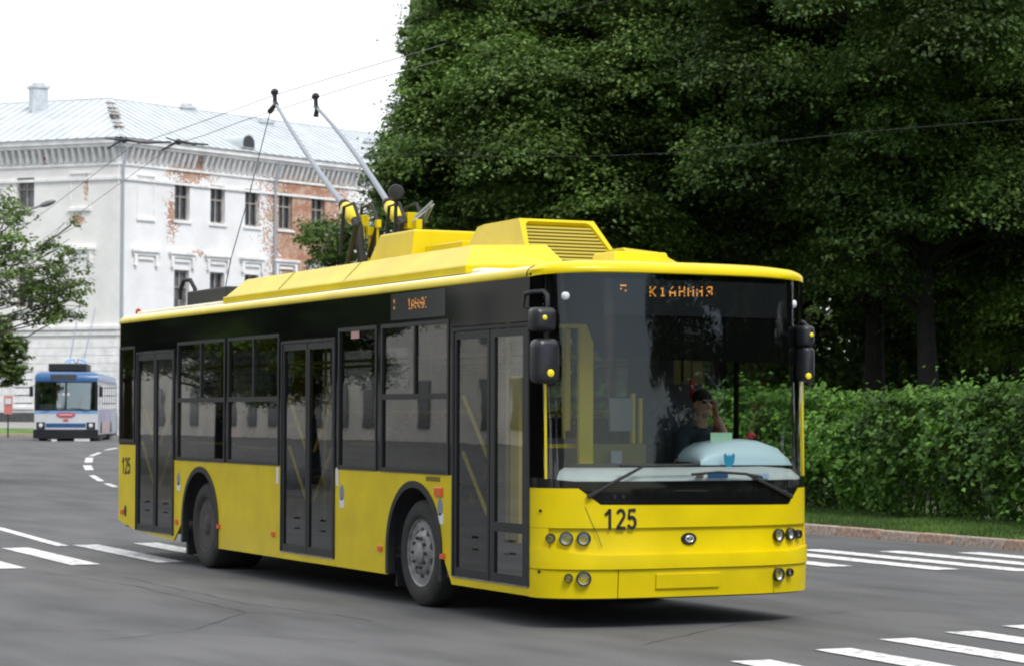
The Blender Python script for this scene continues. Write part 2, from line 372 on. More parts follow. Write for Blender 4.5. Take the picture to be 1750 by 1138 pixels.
while x < 30:
    l = rnd.uniform(0.7, 1.15); dy = rnd.uniform(-.012, .012); z = hgt(x)
    A = [(x+.012, KY-0.02+dy, z-.1), (x+l-.012, KY-0.02+dy, z-.1), (x+l-.012, KY+.13, z-.1), (x+.012, KY+.13, z-.1)]
    zt = z+0.135+rnd.uniform(-.012, .014)
    B = [(x+.03, KY+.015+dy, zt), (x+l-.03, KY+.015+dy, zt), (x+l-.03, KY+.13, zt), (x+.03, KY+.13, zt)]
    b.hull(A, B); x += l
tag(b.build('kerb', M['kerb'], smooth=False, bevel=0.02), kind='structure')

def fast_quads(name, V, mt, loc=None, parent=None):    # V: (n,4,3) array of quads
    n = len(V); me = bpy.data.meshes.new(name)
    me.vertices.add(n*4); me.vertices.foreach_set('co', V.reshape(-1).astype(np.float32))
    me.loops.add(n*4); me.loops.foreach_set('vertex_index', np.arange(n*4, dtype=np.int32))
    me.polygons.add(n); me.polygons.foreach_set('loop_start', np.arange(0, n*4, 4, dtype=np.int32))
    me.update(calc_edges=True); me.materials.append(mt)
    o = bpy.data.objects.new(name, me); COL.objects.link(o)
    if parent: o.parent = parent
    return o
def leaves(C, Nn, size, rng, droop=0.25, asp=0.62):    # diamonds around centres C, roughly facing Nn
    n = len(C); Nn = Nn + rng.normal(0, 0.45, (n, 3)); Nn /= np.linalg.norm(Nn, axis=1)[:, None]
    a = rng.normal(0, 1, (n, 3)); a[:, 2] -= droop; a -= Nn*np.sum(a*Nn, 1)[:, None]; a /= np.linalg.norm(a, axis=1)[:, None]
    bq = np.cross(Nn, a); s = (size*rng.uniform(0.6, 1.35, n))[:, None]
    tip = C+a*s; base = C-a*s; l_ = C+bq*s*asp+Nn*s*0.22; r_ = C-bq*s*asp+Nn*s*0.22
    return np.stack([base, r_, tip, l_], 1)
rng = np.random.default_rng(3)

# grass on the verge
n = 90000
gx = rng.uniform(-14, 7, n); gy = KY+0.16+rng.uniform(0, 1, n)**0.9*3.2; gz = np.array([hgt(x) for x in gx])+0.10
pn = np.sin(gx*1.3+np.sin(gy*2.1)*1.5)*0.5+np.sin(gx*3.1+gy*1.7)*0.3
keep = pn+rng.normal(0, .6, n) > -0.9; gx, gy, gz, pn = gx[keep], gy[keep], gz[keep], pn[keep]; n = len(gx)
an = rng.uniform(0, 6.28, n); hh = rng.uniform(.03, .10, n)*(1+.4*pn); wd = 0.007
dx, dy = np.cos(an)*wd, np.sin(an)*wd; lx, ly = rng.normal(0, .03, n), rng.normal(0, .03, n)
V = np.stack([np.stack([gx-dx, gy-dy, gz], 1), np.stack([gx+dx, gy+dy, gz], 1), np.stack([gx+lx+dx*.3, gy+ly+dy*.3, gz+hh], 1), np.stack([gx+lx-dx*.3, gy+ly-dy*.3, gz+hh*.95], 1)], 1)
tag(fast_quads('grass', V, M['grass']), kind='stuff')

# hedge
hx0, hx1 = -31.0, 50.0
hr = empty('hedge', (-10.0, 14.1, hgt(-13)+0.11)); ORIG[hr.name] = tuple(hr.location)
tag(hr, 'long clipped green hedge between the grass strip and the dark tree trunks', 'hedge')
n = 210000
x = np.where(rng.uniform(0, 1, n) < .78, rng.uniform(hx0, 8, n), rng.uniform(8, hx1, n)); side = rng.uniform(0, 1, n)
wob = lambda x, z: 0.22*np.sin(x*1.9+z*1.4)+0.15*np.sin(x*4.3-z*2.0)+0.07*np.sin(x*9.1+z*5)
top = 1.80+0.14*np.sin(x*0.9+2)+0.12*np.sin(x*2.7+1)+0.07*np.sin(x*6.1)
z = rng.uniform(0.02, 1, n)**0.85*top
front = side < 0.72
dpt = np.abs(rng.normal(0, 0.16, n))
bulge = 0.14*np.sin(np.clip(z/top, 0, 1)*math.pi)
yf = 13.25-wob(x, z)-bulge+dpt+0.10*(z/top)**4*3+.42*(1-z/top)**1.5
zt = top-dpt*0.8+rng.exponential(0.05, n)*(rng.uniform(0, 1, n) < .35)*1.6; yt = rng.uniform(13.2, 15.0, n)
C = np.stack([x, np.where(front, yf, yt), np.where(front, z, zt)+np.array([hgt(a) for a in x])+0.11], 1)
Nn = np.where(front[:, None], np.array([0.15, -0.8, 0.55]), np.array([0, -.25, 1.0]))
V = leaves(C, Nn, 0.050, rng, 0.5)
fo = fast_quads('foliage', V-np.array(hr.location), M['hedge'], parent=hr)
n2 = 5500      # long shoots sticking out of the top and the face
sx_ = rng.uniform(hx0, 10, n2); V2 = []
for k in range(n2):
    f_ = k % 2 == 0; t0 = 1.80 if f_ else rng.uniform(0.8, 1.7)
    o_ = np.array([sx_[k], 13.2+rng.uniform(-.1, 1.2) if f_ else 13.05-wob(sx_[k], t0)*.6, t0+hgt(sx_[k])+.1]); d_ = np.array([rng.normal(0, .35), rng.normal(-.4, .3), 1.0 if f_ else rng.uniform(-.5, .4)]); d_ /= np.linalg.norm(d_)
    L_ = rng.exponential(.21)+.09; m_ = 7
    V2.append(np.stack([o_+d_*L_*j/m_-np.array([0, 0, .6*L_*(j/m_)**2 if L_ > .25 else 0]) for j in range(m_)]))
C2 = np.concatenate(V2); V = leaves(C2+rng.normal(0, .025, C2.shape), np.tile(np.array([0.1, -.5, .7]), (len(C2), 1)), 0.054, rng, 0.6)
fast_quads('shoots', V-np.array(hr.location), M['hedge'], parent=hr)
b = MB()
xx = hx0
while xx < hx1:
    yy = rnd.uniform(13.9, 14.7); z0 = hgt(xx)+.05; b.tube([(xx, yy, z0), (xx+rnd.uniform(-.2, .2), yy+rnd.uniform(-.2, .2), z0+1.0), (xx+rnd.uniform(-.4, .4), yy+rnd.uniform(-.4, .2), z0+1.9)], [.02, .014, .006], 5); xx += rnd.uniform(.05, .22)
b.build('stems', M['bark'], hr)

# ------------------------------------------------------------------ trees
def branch_tree(rn, H, trunk_r, crown, lean=(0, 0), fork=0.3):
    """trunk and limbs that run to the crown's clumps (crown: list of (centre, radius))"""
    b = MB(); top = Vector((lean[0], lean[1], H*0.72)); pts = []
    for k in range(9):
        t = k/8; pts.append(Vector((lean[0]*t*t+math.sin(t*5+rn.random())*.12*t, lean[1]*t*t+math.cos(t*4)*.12*t, H*0.72*t)))
    rr = [trunk_r*(1.35 if k == 0 else 1.0)*(1-0.82*(k/8)) for k in range(9)]; rr[1] = trunk_r*1.02
    b.tube(pts, rr, 10)
    for c, r in crown:
        c = Vector(c); t = min(0.92, max(fork, (c.z-0.35*(Vector((c.x, c.y)).length)-H*.02)/(H*.72))); k = t*8; i = min(7, int(k))
        s = pts[i].lerp(pts[i+1], k-i); mid = s.lerp(c, .5)+Vector((rn.uniform(-.3, .3), rn.uniform(-.3, .3), rn.uniform(-.1, .45)))
        r0 = trunk_r*(.42-.3*t)+.008
        b.tube([s, s.lerp(mid, .5)+Vector((0, 0, .1)), mid, c], [r0, r0*.75, r0*.5, .015], 6)
        for _ in range(4):
            d = Vector((rn.gauss(0, 1), rn.gauss(0, 1), rn.gauss(0, .5))).normalized()*r*.8
            b.tube([mid.lerp(c, .6), mid.lerp(c, .8)+d*.5, c+d], [r0*.4, r0*.25, .006], 4)
    return b
def crown_leaves(rg, crown, per, size, flat=0.88):
    V = []
    for c, r in crown:
        n = int(per*(r**2)); d = rg.normal(0, 1, (n, 3)); d /= np.linalg.norm(d, axis=1)[:, None]
        d[:, 2] = np.where(d[:, 2] < -0.2, -d[:, 2]*rg.uniform(-.6, 1, n), d[:, 2])
        # sprays: leaves gather around short twigs
        nt_ = max(8, n//14); td = rg.normal(0, 1, (nt_, 3)); td /= np.linalg.norm(td, axis=1)[:, None]; tr_ = rg.uniform(.45, 1.12, nt_)**.6
        td[:, 2] = np.where(td[:, 2] < -0.3, np.abs(td[:, 2])*.3, td[:, 2])
        idx = rg.integers(0, nt_, n)
        pos = td[idx]*(tr_[idx]*r)[:, None]+rg.normal(0, r*.085+.04, (n, 3))*np.array([1, 1, .55])
        pos[:, 2] = pos[:, 2]*flat-0.07*(pos[:, 0]**2+pos[:, 1]**2)/max(r, .3)     # sprays arch over and droop
        nrm = td[idx]*.55+np.array([0, 0, .85])
        V.append(leaves(pos+np.array(c), nrm, size, rg, 0.6))
    return np.concatenate(V)
def big_crown(rn, H, Rx, zlo, nc, taper=None):
    cr = []
    for k in range(nc):
        for _ in range(50):
            p = Vector((rn.uniform(-1, 1), rn.uniform(-1, 1), rn.uniform(-1, 1)))
            if 0.55 < p.length < 1.0: break
        zc = (zlo+H)/2; hz = (H-zlo)/2; wdt = 1-.35*max(0, p.z) if taper is None else 1-taper*min(1, max(0, p.z+.45))
        cr.append(((p.x*Rx*wdt, p.y*Rx*wdt, zc+p.z*hz), rn.uniform(.75, 1.55)))
    return cr
def make_tree(name, seed, H, Rx, zlo, nc, per, size, lm, trunk_r, lean=(0, 0), crown=None, flat=.88, taper=None, bark='bark'):
    rn = random.Random(seed); rg = np.random.default_rng(seed)
    cr = crown or big_crown(rn, H, Rx, zlo, nc, taper)
    root = empty(name, (0, 0, 0))
    branch_tree(rn, H, trunk_r, cr, lean).build('trunk', M[bark], root)
    fast_quads('crown', crown_leaves(rg, cr, per, size, flat), lm, parent=root)
    return root
protos = [make_tree('tree', 11, 14.0, 5.3, 2.9, 125, 3000, .050, M['leaf2'], .23, (.5, .3), taper=.72),
          make_tree('tree', 23, 16.5, 5.2, 3.8, 125, 3000, .050, M['leaf'], .25, (-.6, .4)),
          make_tree('tree', 37, 17.0, 4.8, 4.0, 120, 3000, .051, M['leaf'], .24, (.9, -.5)),
          make_tree('tree', 51, 12.5, 4.2, 1.0, 95, 1500, .085, M['leaf'], .25, (.2, .2))]
used = [False]*4
def place_tree(k, x, y, rz, sc, label, group='tall park trees behind the hedge', nm='tree', sz=None):
    t = protos[k] if not used[k] else copy_tree(protos[k]); used[k] = True
    t.name = nm; t.location = (x, y, hgt(x)+.05); t.rotation_euler = (0, 0, rz); t.scale = (sc, sc, sz or sc); tag(t, label, 'tree', group)
    return t
for k, u, D, rz, sc, lab in [
    (1, 1230, 55, 2.1, 1.0, 'tall dark green tree rising right behind the front roof of the yellow trolleybus'),
    (2, 1592, 45.5, 4.0, 0.95, 'large tree with drooping lit boughs and leaning trunk behind the right hedge'),
    (1, 1492, 49.5, 5.2, 1.0, 'tree with a straight dark trunk standing just behind the hedge right of the bus mirror'),
    (0, 1800, 47, 1.3, 0.95, 'tree at the right edge with its crown cut off by the frame'),
    (2, 1140, 62, 0.9, 1.05, 'dark second row tree between the leftmost tree and the one over the bus front'),
    (1, 1345, 60, 3.3, 1.05, 'dark second row tree seen between bus front corner and straight trunk'),
    (0, 1655, 62, 2.6, 1.08, 'shaded second row tree with thin trunk right of the leaning trunk'),
    (2, 1010, 66, 5.6, 1.0, 'tree behind the leftmost tall tree, showing above the trolley pole bases'),
    (0, 1730, 55, 4.9, 1.0, 'tree with dark upright trunk near the right edge, between hedge and second row')]:
    x, y, z = gxy(u, D); place_tree(k, x, y, rz, sc, lab)
# the leftmost tree of the wood: its own crown, bulging low on its left side
X1, Y1, Z1 = gxy(1040, 50); rn = random.Random(77); cr = big_crown(rn, 14.0, 4.3, 2.9, 100, .62)
for u, v, r in [(775, 5, .7), (748, 40, .55), (765, 75, .7), (728, 78, .45), (735, 120, .6), (722, 160, .6), (745, 195, .8), (708, 205, .5), (690, 238, .55), (715, 260, .8), (672, 268, .45), (668, 305, .6), (690, 340, .8), (665, 350, .5), (690, 385, .7), (730, 310, .9), (760, 240, .9), (770, 150, .9), (800, 60, .9), (760, 370, .9), (725, 400, .7), (702, 60, .22), (690, 92, .16), (700, 140, .25), (812, -20, .8), (655, 285, .25), (650, 330, .28), (820, 160, 1.0), (820, 300, 1.0)]:
    P = dep(u, v, 50+rn.uniform(-1.6, 1.6)); cr.append(((P[0]-X1, P[1]-Y1, P[2]-Z1), r))
t = make_tree('tree', 19, 14.0, 4.3, 2.9, 0, 3000, .050, M['leaf2'], .23, (.4, .3), cr)
t.location = (X1, Y1, Z1); tag(t, 'tall leafy tree at the left end of the wood, ragged against white sky', 'tree', 'tall park trees behind the hedge')
# the same wood goes on beyond the right edge of the photo (it shows in the windscreen)
for k, x, y, rz, sc, lab in [
    (3, 10.8, 21, 2.9, 1.0, 'low branched tree mirrored in the corner of the windscreen'),
    (3, 19, 20.5, 1.0, 1.0, 'low branched tree mirrored at the right end of the windscreen'),
    (3, 26, 20.5, 2.2, 1.0, 'low branched tree mirrored right of the windscreen middle'),
    (3, 33.5, 20.5, 5.2, 1.0, 'low branched tree mirrored in the middle of the windscreen'),
    (3, 41, 20.5, 3.9, 1.05, 'low branched tree mirrored left of the windscreen middle')]:
    place_tree(k, x, y, rz, sc, lab, 'trees mirrored in the windscreen')
# street trees on the near pavement, mirrored in the side windows
for k, x, y, rz, sc, lab in [
    (0, -20, -10.5, 1.0, .62, 'street tree across the road nearest of the row mirrored in the side windows'),
    (0, -27, -10.8, 2.4, .62, 'street tree across the road second of the row mirrored in the side windows'), (1, -34, -10.6, 0.5, .60, 'street tree across the road third of the row mirrored in the side windows'), (0, -50, -11, 4.1, .62, 'street tree across the road fifth of the row mirrored in the side windows'), (2, -70, -12, 4.6, .66, 'street tree across the road last of the row mirrored in the side windows'),
    (2, -42, -11, 3.0, .58, 'street tree across the road mirrored in the middle door glass'),
    (1, -60, -11.5, 2.2, .64, 'street tree across the road mirrored in the rearmost side window'),
    (3, 6, -30, 1.1, 1, 'low branched street tree across the road, mirrored in the bus corner'), (3, 14, -32, 3.1, 1, 'low branched street tree across the road, second by the bus corner'), (3, 22, -33, 4.4, 1, 'low branched street tree across the road, left of the camera'), (3, 31, -31, 5.7, 1, 'low branched street tree across the road, beside the camera'), (3, 40, -28, .3, 1, 'low branched street tree across the road, behind the camera'),
    (1, 2, -17, 5.0, .6, 'street tree across the road standing apart nearest the camera side')]:
    place_tree(k, x, y, rz, sc, lab, 'street trees mirrored in the side windows')

# far wood behind the trunks: one mass nobody could count
n = 170000
uu = rng.uniform(700, 2150, n); DD = rng.uniform(72, 84, n); C = np.zeros((n, 3))
x0, y0 = CAM[0], CAM[1]
px_ = CAM[None, :]+(FW[None, :]+RT[None, :]*((uu-875)/FPX)[:, None])*DD[:, None]
C[:, 0] = px_[:, 0]; C[:, 1] = px_[:, 1]; zz = rng.uniform(0, 1, n)
C[:, 2] = 0.4+zz*15+0.8*np.sin(uu*.03); 
gap = np.sin(uu*.045+zz*9)+np.sin(uu*.11-zz*15)*.7+rng.normal(0, .5, n) > -1.5
C = C[gap]; V = leaves(C, np.tile(np.array([.5, -.5, .6]), (len(C), 1)), .13, rng)
tag(fast_quads('far_wood', V, M['leaf']), kind='stuff')
n = 90000; uu = rng.uniform(1000, 2150, n); DD = rng.uniform(57, 69, n); zz = rng.uniform(0, 1, n)**1.3*5.2*(0.75+.25*np.sin(uu*.021)+.2*np.sin(uu*.057+DD))
px_ = CAM[None, :]+(FW[None, :]+RT[None, :]*((uu-875)/FPX)[:, None])*DD[:, None]; C = np.stack([px_[:, 0], px_[:, 1], zz+.5], 1)
tag(fast_quads('undergrowth', leaves(C, np.tile(np.array([.5, -.5, .6]), (n, 1)), .085, rng), M['leaf']), kind='stuff')

# shrubby tree in front of the old building, above the rear roof of the bus
rn = random.Random(4)
x, y, z = gxy(578, 84)
cr = [((rn.gauss(0, .9), rn.gauss(0, .9), 6.7+rn.uniform(-1.5, 1.0)), rn.uniform(.5, .85)) for _ in range(30)]
t = make_tree('small_tree', 8, 8.0, 2, 4, 0, 900, .07, M['leaf2'], .10, (0, 0), cr)
t.location = (x, y, z); tag(t, 'small bushy tree before the brick patch of the old building, behind the roof gear', 'tree')

# street trees at the left edge
def at_tree(u0, D, pts, sc_=.92):     # clumps from picture positions at a tree's own distance
    x, y, z = gxy(u0, D); out_ = []
    for u, v, r in pts:
        P = dep(u, v, D+rn.uniform(-.9, .9)); out_.append(((P[0]-x, P[1]-y, P[2]-z), r*sc_*(1.22 if u > 60 and v > 430 else 1)))
    return (x, y, z), out_
loc, cr = at_tree(-60, 52, [(5, 385, .55), (30, 372, .4), (22, 415, .5), (-10, 430, .7), (-40, 370, .8), (60, 425, .3), (80, 470, .45), (100, 425, .42), (118, 465, .45), (95, 500, .55), (120, 510, .42), (75, 520, .45), (108, 545, .38), (60, 490, .35), (122, 385, .22), (20, 470, .5), (-20, 500, .7), (10, 520, .45), (-60, 450, .9), (-70, 350, .8), (35, 545, .3), (130, 488, .3), (88, 538, .4), (70, 505, .4), (40, 500, .4), (10, 440, .5), (45, 450, .35), (0, 350, .45), (105, 450, .3), (120, 535, .35), (65, 545, .35)])
t = make_tree('street_tree', 15, 5.6, 2, 3, 0, 1050, .052, M['leaf3'], .09, (.2, 0), cr, flat=1.05, bark='bark2')
t.location = loc; tag(t, 'open branched street tree with pale green leaves hanging in from the left edge', 'tree')
loc, cr = at_tree(-12, 92, [(5, 590, .9), (25, 600, .7), (-15, 575, 1.0), (10, 640, .8), (30, 630, .6), (-20, 630, 1.0), (0, 555, .6), (-35, 600, 1.0), (22, 655, .5), (36, 612, .35)])
t = make_tree('round_tree', 16, 4.2, 2, 2, 0, 1500, .085, M['leaf3'], .10, (0, 0), cr, bark='bark2')
t.location = loc; tag(t, 'low round dense tree at the left edge beside the blue trolleybus', 'tree')

# ================================================================== OLD BUILDING
ZB = 0.62
C0 = np.array([-96.85, 29.15]); 
LL = dep(0, 232, 132.8)[:2]-C0; LL = LL/np.linalg.norm(LL)
RR = dep(655, 285, 146)[:2]-C0; RR = RR/np.linalg.norm(RR)
ZE = 16.55
def plaster(name, patches, tone):
    m_, t, p = newmat(name); L = t.links; c = nd(t, 'ShaderNodeTexCoord')
    n1 = nd(t, 'ShaderNodeTexNoise'); n1.inputs['Scale'].default_value = 0.55; n1.inputs['Detail'].default_value = 8; n1.inputs['Roughness'].default_value = .62; L.new(c.outputs['Object'], n1.inputs[0])
    base = nd(t, 'ShaderNodeValToRGB'); e = base.color_ramp.elements; e[0].position = .3; e[0].color = (*[k*.86 for k in tone], 1); e[1].position = .6; e[1].color = (*tone, 1); L.new(n1.outputs['Fac'], base.inputs[0])
    br = nd(t, 'ShaderNodeTexBrick'); br.inputs['Scale'].default_value = 2.2; br.inputs['Color1'].default_value = (.34, .125, .07, 1); br.inputs['Color2'].default_value = (.43, .19, .11, 1); br.inputs['Mortar'].default_value = (.50, .36, .27, 1)
    br.inputs['Mortar Size'].default_value = .02
    rot = nd(t, 'ShaderNodeMapping'); rot.inputs['Rotation'].default_value = (R(90), 0, 0); L.new(c.outputs['Object'], rot.inputs[0]); L.new(rot.outputs[0], br.inputs[0])
    n3 = nd(t, 'ShaderNodeTexNoise'); n3.inputs['Scale'].default_value = 1.7; n3.inputs['Detail'].default_value = 9; n3.inputs['Roughness'].default_value = .7; L.new(c.outputs['Object'], n3.inputs[0])
    ba = nd(t, 'ShaderNodeMix', data_type='RGBA'); rb = nd(t, 'ShaderNodeValToRGB'); rb.color_ramp.elements[0].position = .44; rb.color_ramp.elements[1].position = .64; L.new(n3.outputs['Fac'], rb.inputs[0]); L.new(rb.outputs[0], ba.inputs[0]); L.new(br.outputs[0], ba.inputs[6]); ba.inputs[7].default_value = (.62, .48, .36, 1)
    prev = None
    sp = nd(t, 'ShaderNodeSeparateXYZ'); L.new(c.outputs['Object'], sp.inputs[0])
    for (s0, z0, rs, rz_, amt) in patches:
        dx = nd(t, 'ShaderNodeMath', operation='MULTIPLY_ADD'); dx.inputs[1].default_value = 1/rs; dx.inputs[2].default_value = -s0/rs; L.new(sp.outputs['X'], dx.inputs[0])
        dz = nd(t, 'ShaderNodeMath', operation='MULTIPLY_ADD'); dz.inputs[1].default_value = 1/rz_; dz.inputs[2].default_value = -z0/rz_; L.new(sp.outputs['Z'], dz.inputs[0])
        cb = nd(t, 'ShaderNodeCombineXYZ'); L.new(dx.outputs[0], cb.inputs[0]); L.new(dz.outputs[0], cb.inputs[2])
        ln = nd(t, 'ShaderNodeVectorMath', operation='LENGTH'); L.new(cb.outputs[0], ln.inputs[0])
        s_ = nd(t, 'ShaderNodeMath', operation='MULTIPLY_ADD'); s_.inputs[1].default_value = -.42; s_.inputs[2].default_value = amt; L.new(ln.outputs['Value'], s_.inputs[0])
        if prev is None: prev = s_
        else:
            mxn = nd(t, 'ShaderNodeMath', operation='MAXIMUM'); L.new(prev.outputs[0], mxn.inputs[0]); L.new(s_.outputs[0], mxn.inputs[1]); prev = mxn
    if prev is not None:
        k3 = nd(t, 'ShaderNodeMath', operation='MULTIPLY_ADD'); k3.inputs[1].default_value = 1.5; k3.inputs[2].default_value = -.92; L.new(n3.outputs['Fac'], k3.inputs[0]); n5 = nd(t, 'ShaderNodeTexNoise'); n5.inputs['Scale'].default_value = 6.5; n5.inputs['Detail'].default_value = 5; L.new(c.outputs['Object'], n5.inputs[0]); k5 = nd(t, 'ShaderNodeMath', operation='MULTIPLY_ADD'); k5.inputs[1].default_value = 1.5; L.new(n5.outputs['Fac'], k5.inputs[0]); L.new(k3.outputs[0], k5.inputs[2]); k3 = k5; ad_ = nd(t, 'ShaderNodeMath', operation='ADD'); L.new(prev.outputs[0], ad_.inputs[0]); L.new(k3.outputs[0], ad_.inputs[1])
        r2 = nd(t, 'ShaderNodeValToRGB'); r2.color_ramp.elements[0].position = .50; r2.color_ramp.elements[1].position = .53; L.new(ad_.outputs[0], r2.inputs[0])
        mm = nd(t, 'ShaderNodeMix', data_type='RGBA'); L.new(r2.outputs[0], mm.inputs[0]); L.new(base.outputs[0], mm.inputs[6]); L.new(ba.outputs[2], mm.inputs[7]); L.new(mm.outputs[2], p.inputs['Base Color'])
    else: L.new(base.outputs[0], p.inputs['Base Color'])
    p.inputs['Roughness'].default_value = .9
    return m_
bld = empty('old_building', (C0[0], C0[1], ZB)); ORIG[bld.name] = (C0[0], C0[1], ZB)
tag(bld, 'long white three storey old building with peeling plaster, bare brick patches and grey metal roof', 'building')
WIN = mat('old_pane', (.035, .04, .045), .12, var=.5, vscale=2)
WIN2 = mat('dusty_pane', (.13, .14, .145), .3, var=.5, vscale=2)
FRAME = mat('old_window_frame', (.34, .31, .28), .8, var=.3, vscale=3)
TRIM = mat('plaster_trim', (.88, .87, .845), .9, var=.15, vscale=2)
def facade(dirv, length, specs, m_wall, name, sgn, frieze):
    """wall in its own frame: local X along the wall, Y into the building, Z up; openings are real holes"""
    ang = math.atan2(dirv[1], dirv[0])
    nx, ny = -dirv[1]*sgn, dirv[0]*sgn          # inward normal
    def W(s, d, z): return (s, d, z)
    ss = sorted(set([0, length]+[v for s0, s1, z0, z1 in specs for v in (s0, s1)])); zs = sorted(set([0, ZE-ZB]+[v for s0, s1, z0, z1 in specs for v in (z0, z1)]))
    b = MB()
    for i in range(len(ss)-1):
        for j in range(len(zs)-1):
            cs, cz = (ss[i]+ss[i+1])/2, (zs[j]+zs[j+1])/2
            if any(a < cs < b_ and c < cz < d for a, b_, c, d in specs): continue
            b.add([W(ss[i], 0, zs[j]), W(ss[i+1], 0, zs[j]), W(ss[i+1], 0, zs[j+1]), W(ss[i], 0, zs[j+1])], [(0, 1, 2, 3)])
    for a, b_, c, d in specs:
        for q in ([(a, 0, c), (a, .35, c), (a, .35, d), (a, 0, d)], [(b_, 0, c), (b_, .35, c), (b_, .35, d), (b_, 0, d)], [(a, 0, c), (b_, 0, c), (b_, .35, c), (a, .35, c)], [(a, 0, d), (b_, 0, d), (b_, .35, d), (a, .35, d)]):
            b.add(q, [(0, 1, 2, 3)])
    M4 = Matrix(((dirv[0], nx, 0, 0), (dirv[1], ny, 0, 0), (0, 0, 1, 0), (0, 0, 0, 1)))
    def place(o):
        o.matrix_local = M4 if o.parent == bld else Matrix.Identity(4); return o
    def pt(mb, nm, m_, par=bld, smooth=False, **k):
        ORIG_keep = ORIG.get(par.name); ORIG[par.name] = (0, 0, 0)
        o = mb.build(nm, m_, par, smooth=smooth, **k); ORIG[par.name] = ORIG_keep
        ORIG[o.name] = (0, 0, 0); place(o); return o
    pt(b, name, m_wall, recalc=False)
    for a, b_, c, d in specs:
        g = MB(); g.add([(a+.05, .30, c+.05), (b_-.05, .30, c+.05), (b_-.05, .30, d-.05), (a+.05, .30, d-.05)], [(0, 1, 2, 3)])
        wo = pt(g, 'window', rnd.choice((WIN, WIN, WIN2)))
        f = MB(); t = .09; mid = (a+b_)/2; zc = c+(d-c)*.62; e = .003
        f.box(a+e, a+t, .20, .29, c+e, d-e); f.box(b_-t, b_-e, .20, .29, c+e, d-e); f.box(a+t, b_-t, .20, .29, d-t, d-e); f.box(a+t, b_-t, .20, .29, c+e, c+t)
        f.box(mid-.04, mid+.04, .21, .285, c+t, d-t); f.box(a+t, mid-.04, .21, .285, zc-.04, zc+.04); f.box(mid+.04, b_-t, .21, .285, zc-.04, zc+.04)
        pt(f, 'window_frame', FRAME, wo)
        if c > 6.5 and c < 9 or True:
            s_ = MB(); s_.box(a-.12, b_+.12, -.09, .0, c-.16, c-.02)
            pt(s_, 'window_sill', TRIM, wo)
    # cornice: profile, dentil brackets, string courses
    b = MB(); zt = ZE-ZB
    b.box(-.0, length, -.62, -.02, zt-.10, zt+.18); b.box(0, length, -.48, -.02, zt-.28, zt-.103); b.box(0, length, -.10, -.003, zt-2.05, zt-1.9)
    b.box(0, length, -.08, -.003, zt-1.25, zt-1.12)
    s = .15
    while s < length-.2:
        if rnd.random() > .03:
            b.hull([(s, -.44, zt-.30), (s+.17, -.44, zt-.30), (s+.17, -.02, zt-.30), (s, -.02, zt-.30)], [(s, -.12, zt-1.05), (s+.17, -.12, zt-1.05), (s+.17, -.02, zt-1.10), (s, -.02, zt-1.10)])
        s += .42
    pt(b, 'cornice', TRIM)
    b = MB()
    for z0 in (5.75, 5.45): b.box(0, length, -.16 if z0 > 5.6 else -.09, -.003, z0, z0+.18)
    for k in range(11): b.box(0, length, -.022, -.003, .5+k*.43, .5+k*.43+.37)
    pt(b, 'string_course', TRIM)
    for s_c, z_l, half in frieze:
        b = MB()
        b.box(s_c-half-.45, s_c+half+.45, -.24, -.003, z_l+.30, z_l+.44); b.box(s_c-half-.35, s_c+half+.35, -.14, -.003, z_l+.12, z_l+.297)
        for k in (-1, 1): b.box(s_c+k*(half+.20)-.09, s_c+k*(half+.20)+.09, -.17, -.003, z_l-.45, z_l+.117)
        b.box(s_c-half, s_c+half, -.10, -.003, z_l-.12, z_l+.02)
        pt(b, 'window_hood', TRIM)
    return pt
def wall_pick(u, v, dirv):
    n_ = np.array([-dirv[1], dirv[0], 0]); d = ray(u, v); t = ((np.array([*C0, 0])-CAM)@n_)/(d@n_); P = CAM+d*t
    return (P[:2]-C0)@dirv, P[2]-ZB
def rect(u0, v0, u1, v1, dirv):
    a, b = wall_pick(u0, v1, dirv), wall_pick(u1, v0, dirv); return [min(a[0], b[0]), max(a[0], b[0]), min(a[1], b[1]), max(a[1], b[1])]
# right facade: measured columns, then the same pitch on
rw = [rect(300, 309, 323, 375, RR), rect(363, 319, 384, 382, RR), rect(423, 326, 442, 388, RR), rect(480, 332, 499, 392, RR), rect(534, 338, 553, 396, RR)]
zt0, zt1 = np.mean([r[2] for r in rw]), np.mean([r[3] for r in rw]); cs = [(r[0]+r[1])/2 for r in rw]; pitch = (cs[-1]-cs[0])/4
cols = [cs[0]+pitch*k for k in range(12)]; wv = .56
zl1 = wall_pick(311, 462, RR)[1]; zl0 = zl1-2.5
specs = [(c-wv, c+wv, zt0, zt1) for c in cols]+[(c-wv, c+wv, zl0, zl1) for c in cols]+[(c-wv, c+wv, 1.6, 3.9) for c in cols]
LENR = cols[-1]+3
pA = wall_pick(325, 305, RR); pB = wall_pick(525, 355, RR); pC = wall_pick(520, 430, RR); pD = wall_pick(310, 370, RR)
mr_ = plaster('plaster_right', [(pA[0], pA[1]+.5, 1.5, .8, .36), (pD[0]-.7, pD[1], .5, 1.3, .25), (pB[0], pB[1], 2.3, 2.6, .56), (pC[0]-.4, pC[1], 1.8, 1.8, .50), (pA[0]+.5, wall_pick(310, 432, RR)[1], 1.2, .2, .20)], (.90, .90, .89))
fr = [(cs[0]-pitch, zl1+.55, wv)]+[(c, zl1+.55, wv) for c in cols]
pt = facade(RR, LENR, specs, mr_, 'wall', 1, fr)
b = MB(); c_ = cs[0]-pitch       # blind window: raised frame
